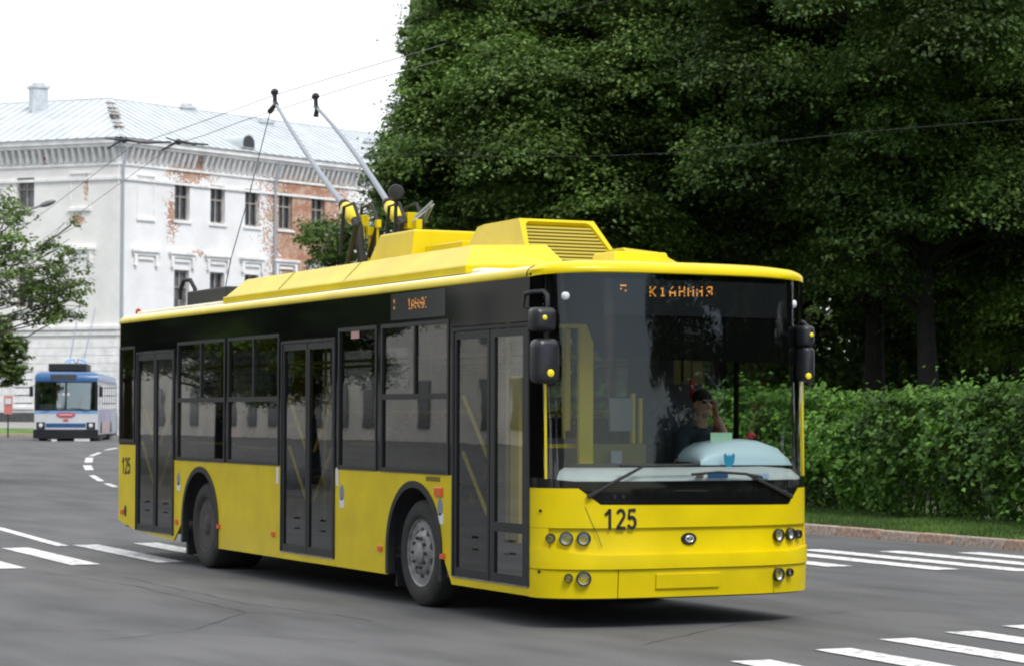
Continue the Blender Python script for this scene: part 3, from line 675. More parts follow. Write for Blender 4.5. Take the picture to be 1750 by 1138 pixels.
b.box(c_-wv-.1, c_+wv+.1, -.10, -.003, zt1+.1, zt1+.2); b.box(c_-wv-.1, c_+wv+.1, -.10, -.003, zt0-.2, zt0-.05); b.box(c_-wv-.05, c_-wv, -.05, -.003, zt0-.05, zt1+.1); b.box(c_+wv, c_+wv+.05, -.05, -.003, zt0-.05, zt1+.1)
pt(b, 'blind_window', TRIM)
PIPE = mat('drainpipe_zinc', (.42, .45, .48), .5)
for s_ in (.12, wall_pick(468, 350, RR)[0]):
    b = MB(); b.tube([(s_, -.5, ZE-ZB-.2), (s_, -.45, ZE-ZB-.6), (s_, -.14, ZE-ZB-1.4), (s_, -.14, .3)], .085, 8); pt(b, 'drainpipe', PIPE, smooth=True)
# left facade
lw = [rect(29, 304, 58, 357, LL), rect(28, 456, 55, 527, LL)]; c1 = (lw[0][0]+lw[0][1])/2; cb_ = sum(wall_pick(137, 335, LL)[0:1]); lp = c1-cb_
colsL = [c1+lp*k for k in range(6)]
specs = [(c-wv, c+wv, lw[0][2], lw[0][3]) for c in colsL]+[(c-wv, c+wv, lw[1][2], lw[1][3]) for c in colsL]+[(c-wv, c+wv, 1.6, 3.9) for c in colsL]
qa = wall_pick(133, 375, LL); qb = wall_pick(148, 322, LL)
ml_ = plaster('plaster_left', [(qa[0], qa[1], .45, .25, .34), (qb[0], qb[1], .2, .8, .14), (wall_pick(78, 272, LL)[0], wall_pick(78, 272, LL)[1], .3, .3, .24)], (.88, .865, .82))
ptl = facade(LL, colsL[-1]+3, specs, ml_, 'wall', -1, [(cb_, lw[1][3]+.55, wv)]+[(c, lw[1][3]+.55, wv) for c in colsL])
b = MB(); z0_, z1_ = lw[0][2], lw[0][3]
b.box(cb_-wv-.1, cb_+wv+.1, -.10, -.003, z1_+.1, z1_+.2); b.box(cb_-wv-.15, cb_+wv+.15, -.12, -.003, z0_-.25, z0_-.08); b.box(cb_-wv-.05, cb_-wv, -.05, -.003, z0_-.08, z1_+.1); b.box(cb_+wv, cb_+wv+.05, -.05, -.003, z0_-.08, z1_+.1)
ptl(b, 'blind_window', TRIM)
b = MB(); b.box(0, colsL[-1]+3, -.5, -.04, 0, 1.25); ptl(b, 'plinth', mat('dark_plinth', (.10, .10, .10), .9, var=.3))
# roof
def inn(d, s, q):   # point along d by s, pushed inward by q
    n_ = np.array([-d[1], d[0]]); n_ = n_ if n_ @ np.array([-1, 0.25]) > 0 else -n_
    return C0+d*s+n_*q
nR, nL = inn(RR, 0, 1)-C0, inn(LL, 0, 1)-C0
def corner(q):      # intersection of both walls pushed inward by q
    A = np.array([RR, -LL]).T; s, t = np.linalg.solve(A, nL*q-nR*q); return C0+nR*q+RR*s
EZ, RZ, RI = ZE+.18, ZE+3.35, 6.3
LEN_L = colsL[-1]+3
ec, rc, bc = corner(-.72), corner(RI), corner(2*RI)
eR, rR, bR = inn(RR, LENR, -.72), inn(RR, LENR-3, RI), inn(RR, LENR, 2*RI)
eL, rL, bL = inn(LL, LEN_L, -.72), inn(LL, LEN_L-3, RI), inn(LL, LEN_L, 2*RI)
P3 = lambda p, z: (p[0], p[1], z)
b = MB(); V = [P3(ec, EZ), P3(eR, EZ), P3(rR, RZ), P3(rc, RZ), P3(rL, RZ), P3(eL, EZ), P3(bR, EZ), P3(bL, EZ), P3(bc, EZ)]
b.add(V, [(0, 1, 2, 3), (5, 0, 3, 4), (1, 6, 2), (7, 5, 4), (6, 8, 3, 2), (8, 7, 4, 3)])
ROOF = mat('grey_metal_roof', (.54, .58, .60), .5, metal=.1, var=.10, vscale=.7)
roof = b.build('roof', ROOF, bld, smooth=False)
b = MB()
b.add([P3(q, z) for q in (bR, bc, bL) for z in (ZB, EZ)], [(0, 2, 3, 1), (2, 4, 5, 3)])
e1, e2 = inn(RR, LENR, 0), inn(LL, LEN_L, 0); b.add([P3(e1, ZB), P3(bR, ZB), P3(bR, EZ), P3(e1, EZ)], [(0, 1, 2, 3)]); b.add([P3(e2, ZB), P3(bL, ZB), P3(bL, EZ), P3(e2, EZ)], [(0, 1, 2, 3)])
b.build('back_wall', TRIM, bld, smooth=False)
b = MB()        # standing seams
def seam(a, c): b.tube([(a[0], a[1], a[2]+.03), (c[0], c[1], c[2]+.03)], .035, 4)
for (e0, e1_, r0_, r1_) in ((ec, eR, rc, rR), (ec, eL, rc, rL)):
    d = (e1_-e0); Ltot = np.linalg.norm(d); d = d/Ltot; sh = (rc-ec)@d; k = .35
    while k < Ltot-.3:
        n_ = (r0_-e0)-((r0_-e0)@d)*d; t = min(1, k/max(sh, 1e-3)) if sh > 0 else 1.0
        if sh <= 0: t = 1
        a = e0+d*k; c = a+n_*t; seam(P3(a, EZ), P3(c, EZ+(RZ-EZ)*t)); k += .62
for a, c in ((ec, rc),): seam(P3(a, EZ), P3(c, RZ))
seam(P3(rc, RZ), P3(rR, RZ)); seam(P3(rc, RZ), P3(rL, RZ))
b.build('roof_seams', ROOF, roof, smooth=False)
RUST = mat('rusty_flashing', (.26, .19, .15), .9, var=.4)
for k in range(7):
    t = .22+k*.10+rnd.uniform(-.03, .03); p_ = ec+(rc-ec)*t; z_ = EZ+(RZ-EZ)*t; r_ = rnd.uniform(.08, .22); b = MB()
    b.hull([(p_[0]-r_, p_[1]-.2, z_+.03), (p_[0]+r_, p_[1]-.2, z_+.03), (p_[0]+r_*.6, p_[1]+.35, z_+.03), (p_[0]-r_, p_[1]+.2, z_+.03)], [(p_[0]-r_*.6, p_[1]-.3, z_+.10), (p_[0]+r_, p_[1]-.2, z_+.10), (p_[0]+r_*.5, p_[1]+.3, z_+.10), (p_[0]-r_, p_[1]+.2, z_+.10)])
    b.build('torn_ridge_flashing', RUST, roof, smooth=False)
CH = mat('chimney_sheet', (.55, .58, .60), .7, var=.15, vscale=3)
for u, v0, v1, wd, D in ((66, 143, 178, 30, 137.5), (319, 178, 203, 25, 142), (453, 203, 222, 24, 146), (635, 237, 256, 30, 151)):
    P = dep(u, v0, D)-np.array([0, 0, .2]); hw = wd*D/FPX/2; z0_ = RZ-1.6; b = MB(); x, y = P[0], P[1]; hl = .45
    b.box(x-hl, x+hl, y-hw*.9, y+hw*.9, z0_, P[2]-.12); b.box(x-hl-.08, x+hl+.08, y-hw-.06, y+hw+.06, P[2]-.117, P[2]+.02); b.box(x-hl*.7, x+hl*.7, y-hw*.6, y+hw*.6, P[2]+.023, P[2]+.2)
    b.build('chimney', CH, roof, smooth=False)
for u, v, D in ((420, 238, 137), (623, 268, 146)):
    n_ = -nR; P = dep(u, v, D)
    # sit the dormer on the roof slope
    q = (P[:2]-ec)@nR; tz = EZ+(RZ-EZ)*max(.02, q)/((rc-ec)@nR); o_ = np.array([P[0], P[1], P[2]-.30])
    A = []; B = []; rr = .50
    prof = [(-rr, -.25)]+[(-rr*math.cos(math.pi*k/10), .05+rr*.95*math.sin(math.pi*k/10)) for k in range(11)]+[(rr, -.25)]
    for a, h in prof:
        A.append((o_[0]+RR[0]*a+n_[0]*.25, o_[1]+RR[1]*a+n_[1]*.25, o_[2]+h)); B.append((o_[0]+RR[0]*a-n_[0]*1.6, o_[1]+RR[1]*a-n_[1]*1.6, o_[2]+h))
    b = MB(); b.hull(A, B); dm = b.build('dormer', ROOF, roof)
    cx = np.mean([p[2] for p in A]); A2 = [(o_[0]+RR[0]*a*.86+n_[0]*.27, o_[1]+RR[1]*a*.86+n_[1]*.27, o_[2]+.02+h*.86) for a, h in prof]; A3 = [(p[0]-n_[0]*.05, p[1]-n_[1]*.05, p[2]) for p in A2]
    b = MB(); b.hull(A2, A3); b.build('dormer_opening', M['intdark'], dm, smooth=False)

# buildings across the road, mirrored in the side windows
def plain_house(x0, x1, y0, y1, H, col, label, name='long_building'):
    r0 = empty(name, ((x0+x1)/2, (y0+y1)/2, 0)); ORIG[r0.name] = tuple(r0.location); tag(r0, label, 'building')
    z0_ = hgt(x0)-.7
    b = MB(); b.box(x0, x1, y0, y1, z0_, H); b.build('wall', mat(name+'_render', col, .9, var=.15, vscale=.5), r0, smooth=False)
    b = MB(); b.hull([(x0-.5, y0-.5, H), (x1+.5, y0-.5, H), (x1+.5, y1+.5, H), (x0-.5, y1+.5, H)], [(x0+3, y0+4, H+3), (x1-3, y0+4, H+3), (x1-3, y1-4, H+3), (x0+3, y1-4, H+3)]); b.build('roof', ROOF, r0, smooth=False)
    x = x0+2
    while x < x1-2:
        for z in (1.2, 4.6, 8.0):
            if z+2.2 < H and rnd.random() > .35:
                b = MB(); b.box(x, x+1.2, y1+.02, y1+.06, z, z+2.0); b.build('window', WIN, r0, smooth=False)
        x += 3.0
    return r0
plain_house(-200, -8, -44, -32, 10.5, (.74, .71, .64), 'long beige building across the road, mirrored in the yellow trolleybus side windows')

# ================================================================== WIRES AND STREET LAMP
def wire_pts(px, zs): return [tuple(at(u, v, 2, z)) for (u, v), z in zip(px, zs)]
def wire(name, px, zs, r, label, mt='wirelight', cat='wire', group=None):
    b = MB(); b.tube(wire_pts(px, zs), r, 5); o = b.build(name, M[mt], None, org=(0, 0, 0)); tag(o, label, cat, group); return o
wire('contact_wire', [(760, 76), (690, 97), (575, 131), (467, 164), (355, 205), (302, 224), (227, 249), (57, 377), (-60, 463)], [5.6]*9, .0048, 'left contact wire, touched by the left trolley pole of the yellow bus', group='overhead contact wires')
wire('contact_wire', [(760, 102), (690, 122), (610, 145), (536, 169), (410, 209), (349, 232), (298, 247), (136, 364), (-40, 492)], [5.6]*9, .0048, 'right contact wire, touched by the right trolley pole of the yellow bus', group='overhead contact wires')
for pxs, lab in (([(178, 237), (212, 240), (250, 245), (292, 243)], 'left one of two dark fittings on the wires before the old building'), ([(283, 236), (305, 243), (330, 246), (356, 248)], 'right one of two dark fittings on the wires before the old building')):
    root = empty('wire_fitting', at(*pxs[1], 2, 5.62)); ORIG[root.name] = tuple(root.location); tag(root, lab, 'wire fitting', 'dark fittings on the contact wires')
    b = MB(); b.tube(wire_pts(pxs, [5.62]*4), [.008, .018, .018, .012], 6); b.build('bar', M['wire'], root)
    b = MB(); q = at(*pxs[1], 2, 5.62); b.tube([q+np.array([-.3, -.15, -.1]), q+np.array([0, 0, .02]), q+np.array([.28, .16, -.06])], .016, 6); b.ball(tuple(q), .045); b.build('clamp', M['wire'], root)
# span wire through the trees
wire('span_wire', [(600, 262), (700, 264), (860, 268), (1000, 268), (1130, 263), (1280, 248), (1450, 228), (1620, 214), (1800, 200)], [5.9]*9, .003, 'dark span wire sagging in front of the big trees, middle of the photo', 'wire', group=None)
wire('span_wire', [(840, 48), (960, 22), (1080, -8)], [7.2]*3, .003, 'short stretch of span wire high in front of the trees at the top edge', 'wire')
# street lamp
x, y, z = gxy(-28, 58)
lr = empty('street_lamp', (x, y, z)); ORIG[lr.name] = (x, y, z); tag(lr, 'grey street lamp on a slim bent arm above the tree at left', 'street lamp')
hd = dep(70, 352, 58); e0 = dep(-10, 378, 58)
LM = mat('lamp_grey', (.34, .36, .37), .5, metal=.2)
b = MB(); b.tube([(x, y, z), (x, y, z+3), (x, y, e0[2]-.4)], [.09, .07, .055], 10); b.build('post', LM, lr)
b = MB(); a0 = np.array([x, y, e0[2]-.4]); b.tube([a0, e0, e0*.35+hd*.65, hd], [.045, .04, .035, .03], 8); b.build('arm', LM, lr)
dv = hd-e0; dv = dv/np.linalg.norm(dv); b = MB(); b.tube([hd-dv*.05, hd+dv*.05, hd+dv*.16, hd+dv*.32, hd+dv*.38], [.02, .06, .075, .05, .01], 10); b.build('lamp_head', mat('lamp_housing', (.20, .21, .21), .5), lr)
# red and white poster board in front of the plinth at the left edge
P = dep(14, 700, 112); g_ = hgt(P[0]); rt = np.array([RT[0], RT[1], 0])
pr = empty('poster_board', (P[0], P[1], g_)); ORIG[pr.name] = (P[0], P[1], g_); tag(pr, 'small red poster board standing before the dark plinth at the left edge', 'poster board')
def board(mb, wd, z0, z1, off):
    f3 = np.array([FW[0], FW[1], 0]); c = np.array([P[0], P[1], 0])-f3*off; a, d = c-rt*wd, c+rt*wd
    A = [(*a[:2], z0), (*d[:2], z0), (*d[:2], z1), (*a[:2], z1)]; mb.hull(A, [(p[0]+f3[0]*.03, p[1]+f3[1]*.03, p[2]) for p in A]); return mb
zt_ = dep(14, 676, 112)[2]; zb_ = dep(14, 707, 112)[2]
board(MB(), .20, zb_, zt_, 0).build('panel', mat('poster_red', (.62, .22, .18), .6), pr, smooth=False); board(MB(), .14, zt_-.38, zt_-.12, .035).build('poster', M['white'], pr, smooth=False)
b = MB(); b.tube([(P[0], P[1], g_), (P[0], P[1], zb_)], .035, 8); b.build('leg', M['trim'], pr)
# far grass strip and kerb before the building at the left edge
def slab(mb, D0, D1, z0, z1, u1=62):
    p = [gxy(-260, D0-3), gxy(u1, D0), gxy(u1, D1), gxy(-260, D1-3)]; mb.hull([(k[0], k[1], .3) for k in p], [(k[0], k[1], z) for k, z in zip(p, (z0, z0, z1, z1))]); return mb
tag(slab(MB(), 121.0, 121.3, .79, .80).build('far_kerb', M['kerb'], smooth=False), kind='structure'); tag(slab(MB(), 121.3, 126, .77, 1.03).build('far_grass_strip', mat('far_grass', (.09, .17, .03), .95, var=.4, vscale=.8), smooth=False), kind='structure')
tag(slab(MB(), 126, 129.3, 1.04, 1.35).build('far_pavement', mat('paving', (.30, .29, .28), .9, var=.15), smooth=False), kind='structure')

# ================================================================== YELLOW TROLLEYBUS
W_, HC = 2.56, 1.28
bus = empty('trolleybus', (6.2, HC, 0)); ORIG[bus.name] = (6.2, HC, 0)
tag(bus, 'modern yellow trolleybus number 125 with big dark windows crossing the foreground', 'trolleybus')
def th_of(y): r_ = max(-1, min(1, (HC-y)/HC)); return math.acos(math.copysign(abs(r_)**1.75, r_))
def rake(z): return 0.05*max(0, z-1.1)
def bulge(z): return 0.022*math.exp(-((z-.5)/.17)**2)
def Fp(th, z, off=0.0):
    cth, sth = math.cos(th), math.sin(th)
    y = HC-HC*math.copysign(abs(cth)**0.5714, cth); X = .45*sth; x = 11.75+X
    r_ = (HC-y)/HC; n_ = Vector((2*X/.45/.45, -3.5*math.copysign(abs(r_)**2.5, r_)/HC, 0))
    n_.normalize(); off = off*min(1, sth*1.05) if off > .006 else off; q = off+bulge(z)*sth
    return (x-rake(z)*sth+n_.x*q, y+n_.y*q, z)
def Fy(y, z, off=0.0): return Fp(th_of(y), z, off)
def front_x(y): return Fp(th_of(y), .8)[0]
def fpick(u, v, off=0.0):      # where a sight line of the photograph meets the front face
    x = 11.95
    for _ in range(25):
        P = at(u, v, 0, x); y = min(W_-.001, max(.001, P[1])); x = .5*x+.5*Fy(y, P[2], off)[0]
    return P[1], P[2]
def poly(pts):                # piecewise linear function
    def f(x):
        if x <= pts[0][0]: return pts[0][1]
        for (a, b_), (c, d) in zip(pts[:-1], pts[1:]):
            if x <= c: return b_+(d-b_)*(x-a)/(c-a) if c > a else d
        return pts[-1][1]
    f.brk = [p[0] for p in pts]; return f
def const(z):
    f = lambda x: z
    f.brk = []; return f
def front_panel(mb, y0, y1, lo, hi, off, thick=0.02, n=44, nz=6):
    ths = [th_of(y0)+(th_of(y1)-th_of(y0))*k/n for k in range(n+1)]
    for f in (lo, hi):
        ths += [th_of(q) for q in f.brk if y0 < q < y1]
    ths = sorted(set(round(t, 5) for t in ths))
    def yof(t): return Fp(t, 1.0)[1]
    rows = []
    for j in range(nz+1):
        rows.append([Fp(t, lo(yof(t))+(hi(yof(t))-lo(yof(t)))*j/nz, off) for t in ths])
    mb.grid(rows)
    if thick:
        back = [[Fp(t, lo(yof(t))+(hi(yof(t))-lo(yof(t)))*j/nz, off-thick) for t in ths] for j in (0, nz)]
        mb.grid([rows[0], back[0]]); mb.grid([rows[-1], back[1]])
        for e in (0, -1): mb.grid([[r_[e] for r_ in rows], [Fp(ths[e], lo(yof(ths[e]))+(hi(yof(ths[e]))-lo(yof(ths[e])))*j/nz, off-thick) for j in range(nz+1)]])
    return mb
def side_panel(mb, x0, x1, lo, hi, off=0.0, thick=0.02, n=2, left=False):
    xs_ = [x0+(x1-x0)*k/n for k in range(n+1)]
    for f in (lo, hi): xs_ += [q for q in f.brk if x0 < q < x1]
    xs_ = sorted(set(round(t, 5) for t in xs_))
    Y = (lambda o: W_+o) if left else (lambda o: -o)
    rows = [[(x, Y(off), f(x)) for x in xs_] for f in (lo, hi)]; mb.grid(rows)
    if thick:
        bk = [[(x, Y(off-thick), f(x)) for x in xs_] for f in (lo, hi)]
        mb.grid([rows[0], bk[0]]); mb.grid([rows[1], bk[1]])
        for e in (0, -1): mb.grid([[rows[0][e], rows[1][e]], [bk[0][e], bk[1][e]]])
    return mb
def arch(xc, r_, zc, base, x0, x1, n=28):
    pts = [(x0, base(x0)), (xc-r_, base(xc-r_))]
    for k in range(n+1):
        a = math.pi*(1-k/n); pts.append((xc+r_*math.cos(a), max(zc+r_*math.sin(a), 0)))
    pts += [(xc+r_, base(xc+r_)), (x1, base(x1))]
    pts = sorted(pts, key=lambda p: p[0]); return poly(pts)
XR, XF, RW = 3.57, 9.46, .475
skirt = poly([(.38, .42), (1.19, .315), (2.9, .25), (12, .25)])
BELT, TOP, ZD = 1.18, 2.80, 2.45
REAR = .38
# ---- lower yellow side panels, right and left
for left in (False, True):
    b = MB()
    if not left:
        side_panel(b, REAR+.10, 1.17, skirt, const(1.335)); b2 = MB()
        side_panel(b, 2.64, 6.10, arch(XR, .62, .50, skirt, 2.64, 6.10), const(BELT), n=4)
        side_panel(b, 7.58, 10.27, arch(XF, .61, .50, skirt, 7.58, 10.27), const(BELT), n=4)
        for a_, c_ in ((1.17, 2.64), (6.10, 7.58), (10.27, 11.77)): side_panel(b, a_, c_, skirt, const(.315), off=.004)
    else:
        lo = lambda x: max(arch(XR, .62, .50, skirt, .4, 11.7)(x), arch(XF, .61, .50, skirt, .4, 11.7)(x)); lo.brk = [XR-.62+.0443*k for k in range(29)]+[XF-.61+.0436*k for k in range(29)]
        side_panel(b, REAR+.10, 11.75, lo, const(BELT), n=4, left=True)
    b.build('side_panel', M['yellow'], bus, angle=30)
# ---- black window band structure (right side): header, pillars, rails
b = MB()
side_panel(b, REAR+.10, 11.75, const(2.52), const(TOP+.02), off=.0)
side_panel(b, REAR+.10, 1.17, const(1.335), const(1.36), off=.002)
for a_, c_ in ((2.64, 2.74), (4.38, 4.47), (6.04, 6.10), (7.58, 7.65), (8.60, 8.70), (10.20, 10.27)): side_panel(b, a_, c_, const(BELT), const(2.52), off=.0)
side_panel(b, 1.10, 1.17, const(1.36), const(2.52)); 
for a_, c_ in ((1.17, 2.64), (6.10, 7.58), (10.27, 11.77)): side_panel(b, a_, c_, const(ZD), const(2.52), off=.0)
b.build('window_band', M['black'], bus, angle=30)
# ---- windows of the right side
def side_window(x0, x1, z0=BELT, z1=2.52, trans=True, split=None, left=False, gm='tint'):
    g = MB(); side_panel(g, x0, x1, const(z0), const(z1), off=-.012, thick=0, left=left)
    wo = g.build('window', M[gm], bus, smooth=False)
    f = MB(); t = .035
    side_panel(f, x0, x1, const(z0), const(z0+.04), off=.008); side_panel(f, x0, x1, const(z1-t), const(z1), off=.008)
    side_panel(f, x0, x0+t, const(z0+.04), const(z1-t), off=.008); side_panel(f, x1-t, x1, const(z0+.04), const(z1-t), off=.008)
    if trans:
        side_panel(f, x0+t, x1-t, const(1.835), const(1.885), off=.008)
        if split: side_panel(f, split-.018, split+.018, const(1.885), const(z1-t), off=.006)
    if left: f.v = [(x, W_-y, z) for x, y, z in f.v]
    f.build('window_frame', M['trim'], wo, smooth=False)
    return wo
side_window(REAR+.10, 1.10, 1.36, 2.52, False)
side_window(2.74, 4.38, split=3.56); side_window(4.47, 6.04, split=5.27)
side_window(7.65, 8.60, trans=False); side_window(8.70, 10.20, split=9.46)
for x0, x1 in ((.7, 2.4), (2.5, 4.4), (4.5, 6.4), (6.5, 8.4), (8.5, 10.0)): side_window(x0, x1, left=True)
side_window(10.1, 11.69, 1.30, left=True, trans=False, gm='cabglass')
b = MB(); side_panel(b, REAR+.10, 11.75, const(2.52), const(TOP+.02), left=True)
for a_, c_ in ((REAR+.1, .7), (2.4, 2.5), (4.4, 4.5), (6.4, 6.5), (8.4, 8.5), (10.0, 10.1), (11.69, 11.75)): side_panel(b, a_, c_, const(BELT), const(2.52), left=True)
side_panel(b, 10.1, 11.69, const(BELT), const(1.30), left=True)
side_panel(b, 10.75, 10.81, const(1.30), const(2.52), left=True, off=-.02)
b.build('window_band', M['black'], bus, smooth=False)
# ---- doors
def door(x0, x1, special=False):
    zb, zt = .325, ZD-.01; mid = (x0+x1)/2; fw_ = .045
    f = MB()
    side_panel(f, x0, x0+.03, const(zb), const(zt), off=.012); side_panel(f, x1-.03, x1, const(zb), const(zt), off=.012); side_panel(f, x0+.03, x1-.03, const(zt-.03), const(zt), off=.012)
    do = f.build('door', M['rubber'], bus, smooth=False)
    for k, (a, c) in enumerate(((x0+.035, mid-.008), (mid+.008, x1-.035))):
        lf = MB(); zi = .40
        w_ = .085 if (special and k == 1) else fw_
        side_panel(lf, a, c, const(zb), const(zi), off=.004); side_panel(lf, a, c, const(zt-.10), const(zt-.035), off=.004)
        side_panel(lf, a, a+w_, const(zi), const(zt-.10), off=.004); side_panel(lf, c-w_, c, const(zi), const(zt-.10), off=.004)
        if special and k == 1: side_panel(lf, a+w_, c-w_, const(.74), const(.82), off=.004)
        lo_ = lf.build('door_leaf', M['trim'], do, smooth=False)
        g = MB(); side_panel(g, a+w_, c-w_, const(zi), const(zt-.10), off=-.012, thick=0); g.build('door_glass', M['leafglass' if special and k == 1 else 'doorglass'], do, smooth=False)
        r_ = MB(); y_ = .035
        if not (special and k == 1):
            s_ = (1 if k == 0 else -1); xa, xb = (a+.10, c-.10) if k == 0 else (c-.10, a+.10)
            for z_ in (1.86, 1.38): r_.tube([(xa, y_, z_), (xb, y_, z_-.52)], .017, 6)
        else: r_.box(a+.17, a+.33, .10, .13, .52, 2.02)
        r_.build('handrail', M['yellow_int'], do)
        h = MB(); hx = (a+c)/2; h.box(hx-.05, hx+.05, -.018, -.005, .66, .68); h.box(hx-.06, hx+.06, -.016, -.006, .56, .575); h.build('door_lock', M['plastic'], do, smooth=False)
        b_ = MB(); side_panel(b_, a+.01, c-.01, const(.41), const(.66), off=-.016, thick=.01); b_.build('door_bottom_panel', M['plastic'], do, smooth=False)
    s = MB(); s.box(x0+.02, x1-.02, -.012, .03, .315, .3245); s.build('door_sill', M['steel'], do, smooth=False)
door(1.18, 2.63); door(6.11, 7.57); door(10.28, 11.76, True)
# ---- wheel arch liners, flanges and underbody
for xc, r_ in ((XR, .62), (XF, .61)):
    for s_ in (0, 1):
        b = MB()
        Y0, Y1 = (-.014, .06) if s_ == 0 else (W_-.06, W_+.014); ring = []
        for k in range(29):
            a = math.pi*(1-k/28); ring.append((math.cos(a), math.sin(a)))
        rows = [[(xc+q[0]*(r_-.055), Y, .50+q[1]*(r_-.055)) for q in ring] for Y in (Y0, Y1)]; o_ = [[(xc+q[0]*(r_+.004), Y, .50+q[1]*(r_+.004)) for q in ring] for Y in (Y0, Y1)]
        b.grid(rows); b.grid(o_); b.grid([rows[0], o_[0]]); b.grid([rows[1], o_[1]])
        for sg in (-1, 1): b.box(xc+sg*(r_-.055) if sg > 0 else xc-r_-.004, xc+r_+.004 if sg > 0 else xc-(r_-.055), Y0, Y1, .26, .50)
        b.build('wheel_arch_trim', M['rubber'], bus)
for xc in (XR, XF):
    for Y0, Y1 in ((.02, .50), (W_-.5, W_-.02)):
        b = MB()
        ring = [(math.cos(math.pi*(1-k/20))*.60, .50+math.sin(math.pi*(1-k/20))*.58) for k in range(21)]
        b.grid([[(xc+q[0], Y, q[1]) for q in ring] for Y in (Y0, Y1)]); yy = Y1 if Y0 < 1 else Y0
        b.add([(xc+q[0], yy, q[1]) for q in ring]+[(xc+.6, yy, .25), (xc-.6, yy, .25)], [tuple(range(23))])
        b.build('wheel_housing', M['intdark'], bus, recalc=False)
b = MB(); b.box(REAR+.3, 2.93, .03, W_-.03, .34, .40); b.box(2.93, 4.2, .52, W_-.52, .30, .40); b.box(4.2, 8.83, .03, W_-.03, .30, .40); b.box(8.83, 10.1, .52, W_-.52, .30, .40); b.box(10.1, 11.7, .03, W_-.03, .30, .40)
b.box(10.7, 11.0, .9, 1.5, .20, .30); b.box(5, 7.5, .5, 2.0, .22, .30)
b.tube([(XF, .1, RW), (XF, W_-.1, RW)], .07, 8); b.tube([(XR, .1, RW), (XR, W_-.1, RW)], .11, 8); b.box(XR-.25, XR+.25, 1.0, 1.5, .28, .7)
b.box(11.1, 11.35, 1.55, 1.95, .17, .30)
b.build('underbody', M['intdark'], bus, smooth=False)
b = MB(); b.box(2.91, 2.975, .06, .42, .12, .34); b.box(8.87, 8.9, .08, .42, .14, .34); b.build('mud_flap', M['rubber'], bus, smooth=False)
# ---- wheels
def wheel(xc, s_, front):
    yo = .055 if s_ == 0 else W_-.055; ax = (0, -1, 0) if s_ == 0 else (0, 1, 0); o = (xc, yo, RW)
    wr = empty('wheel', (xc-6.2, yo-HC, RW)); wr.parent = bus; ORIG[wr.name] = o
    t = MB(); wd = .28 if front else .58
    t.lathe([(.285, -wd), (.44, -wd), (.470, -wd+.03), (RW, -wd*.5), (.470, -.045), (.462, -.03), (.44, -.012), (.40, .0), (.35, .004), (.318, -.008), (.300, -.02), (.290, -.05)], o, ax, 48); t.build('tyre', M['tyre'], wr, angle=50)
    r_ = MB()
    if front:
        r_.lathe([(.302, -.03), (.300, -.012), (.288, -.02), (.278, -.06), (.262, -.075), (.245, -.055), (.175, -.01), (.165, -.004), (.10, -.004)], o, ax, 40)
    else:
        r_.lathe([(.302, -.03), (.300, -.012), (.288, -.02), (.275, -.09), (.255, -.14), (.235, -.15), (.19, -.15), (.10, -.15)], o, ax, 40)
    rm = r_.build('rim', M['steel'] if front else M['rimdark'], wr)
    h = MB(); d = -1 if s_ == 0 else 1
    if front:
        h.lathe([(.105, -.006), (.10, .012), (.06, .03), (.02, .034)], o, ax, 20); hz = .006; rr = .135
    else:
        h.lathe([(.12, -.152), (.115, -.03), (.09, -.01), (.02, -.005)], o, ax, 20); hz = -.14; rr = .165
    h.build('hub', M['steel'] if front else M['rimdark'], wr)
    for k in range(10):
        n_ = MB(); a = 2*math.pi*k/10; c = (xc+math.cos(a)*rr, yo+d*(hz-.012), RW+math.sin(a)*rr); n_.lathe([(.015, 0), (.015, .02), (.008, .03)], c, ax, 6)
        n_.build('wheel_nut', M['rimdark'], wr, smooth=False)
    hl = MB()
    for k in range(10):
        a = 2*math.pi*(k+.5)/10; rq = .218 if front else .245; c = (xc+math.cos(a)*rq, yo+d*(-.034 if front else -.147), RW+math.sin(a)*rq)
        hl.lathe([(.033 if front else .02, -.02), (.033 if front else .02, .006)], c, (d*0+math.cos(a)*(.30 if front else 0), d, math.sin(a)*(.30 if front else 0)), 12)
    hl.build('rim_holes', M['intdark'], wr)
for xc, fr_ in ((XR, False), (XF, True)):
    for s_ in (0, 1): wheel(xc, s_, fr_)
# ---- front: yellow panels
hood_hi = poly([(0, 1.115), (.27, 1.115), (.44, .985), (2.22, .965), (2.36, 1.10), (2.56, 1.10)])
b = MB()
front_panel(b, .0, W_, const(.80), hood_hi, 0, n=60, nz=5)
LH = poly([(0, .63), (.14, .64), (.25, .60), (.42, .585), (2.2, .585), (2.40, .61), (2.56, .62)])
front_panel(b, .0, .075, LH, const(.797), 0, n=6); front_panel(b, W_-.06, W_, LH, const(.797), 0, n=6)
b.build('front_panel', M['yellow'], bus, angle=30)
b = MB(); front_panel(b, .075, W_-.06, LH, const(.797), -.022, n=60, thick=.01); b.build('headlight_strip', M['yellow'], bus, angle=30)
b = MB(); front_panel(b, .0, W_, const(.475), lambda_ := LH, .028, n=60, nz=8, thick=.05); b.build('bumper', M['yellow'], bus, angle=45)
b = MB()
for y0, y1 in ((0, .572), (.580, 2.03), (2.038, W_)):
    zl = const(.245)
    front_panel(b, y0, y1, zl, const(.469), .010, n=24, nz=4, thick=.05)
b.build('lower_bumper', M['yellow'], bus, angle=45)
b = MB(); front_panel(b, .0, W_, const(.23), const(1.1), -.05, n=40, nz=6, thick=.0); b.build('front_backing', M['intdark'], bus)
pa, pb = fpick(1120, 980), fpick(1227, 1004)
b = MB(); front_panel(b, pa[0], pb[0], const(pb[1]+.01), const(pa[1]), .026, n=12, nz=2, thick=.02); b.build('number_plate_holder', M['yellow'], bus, bevel=.004)
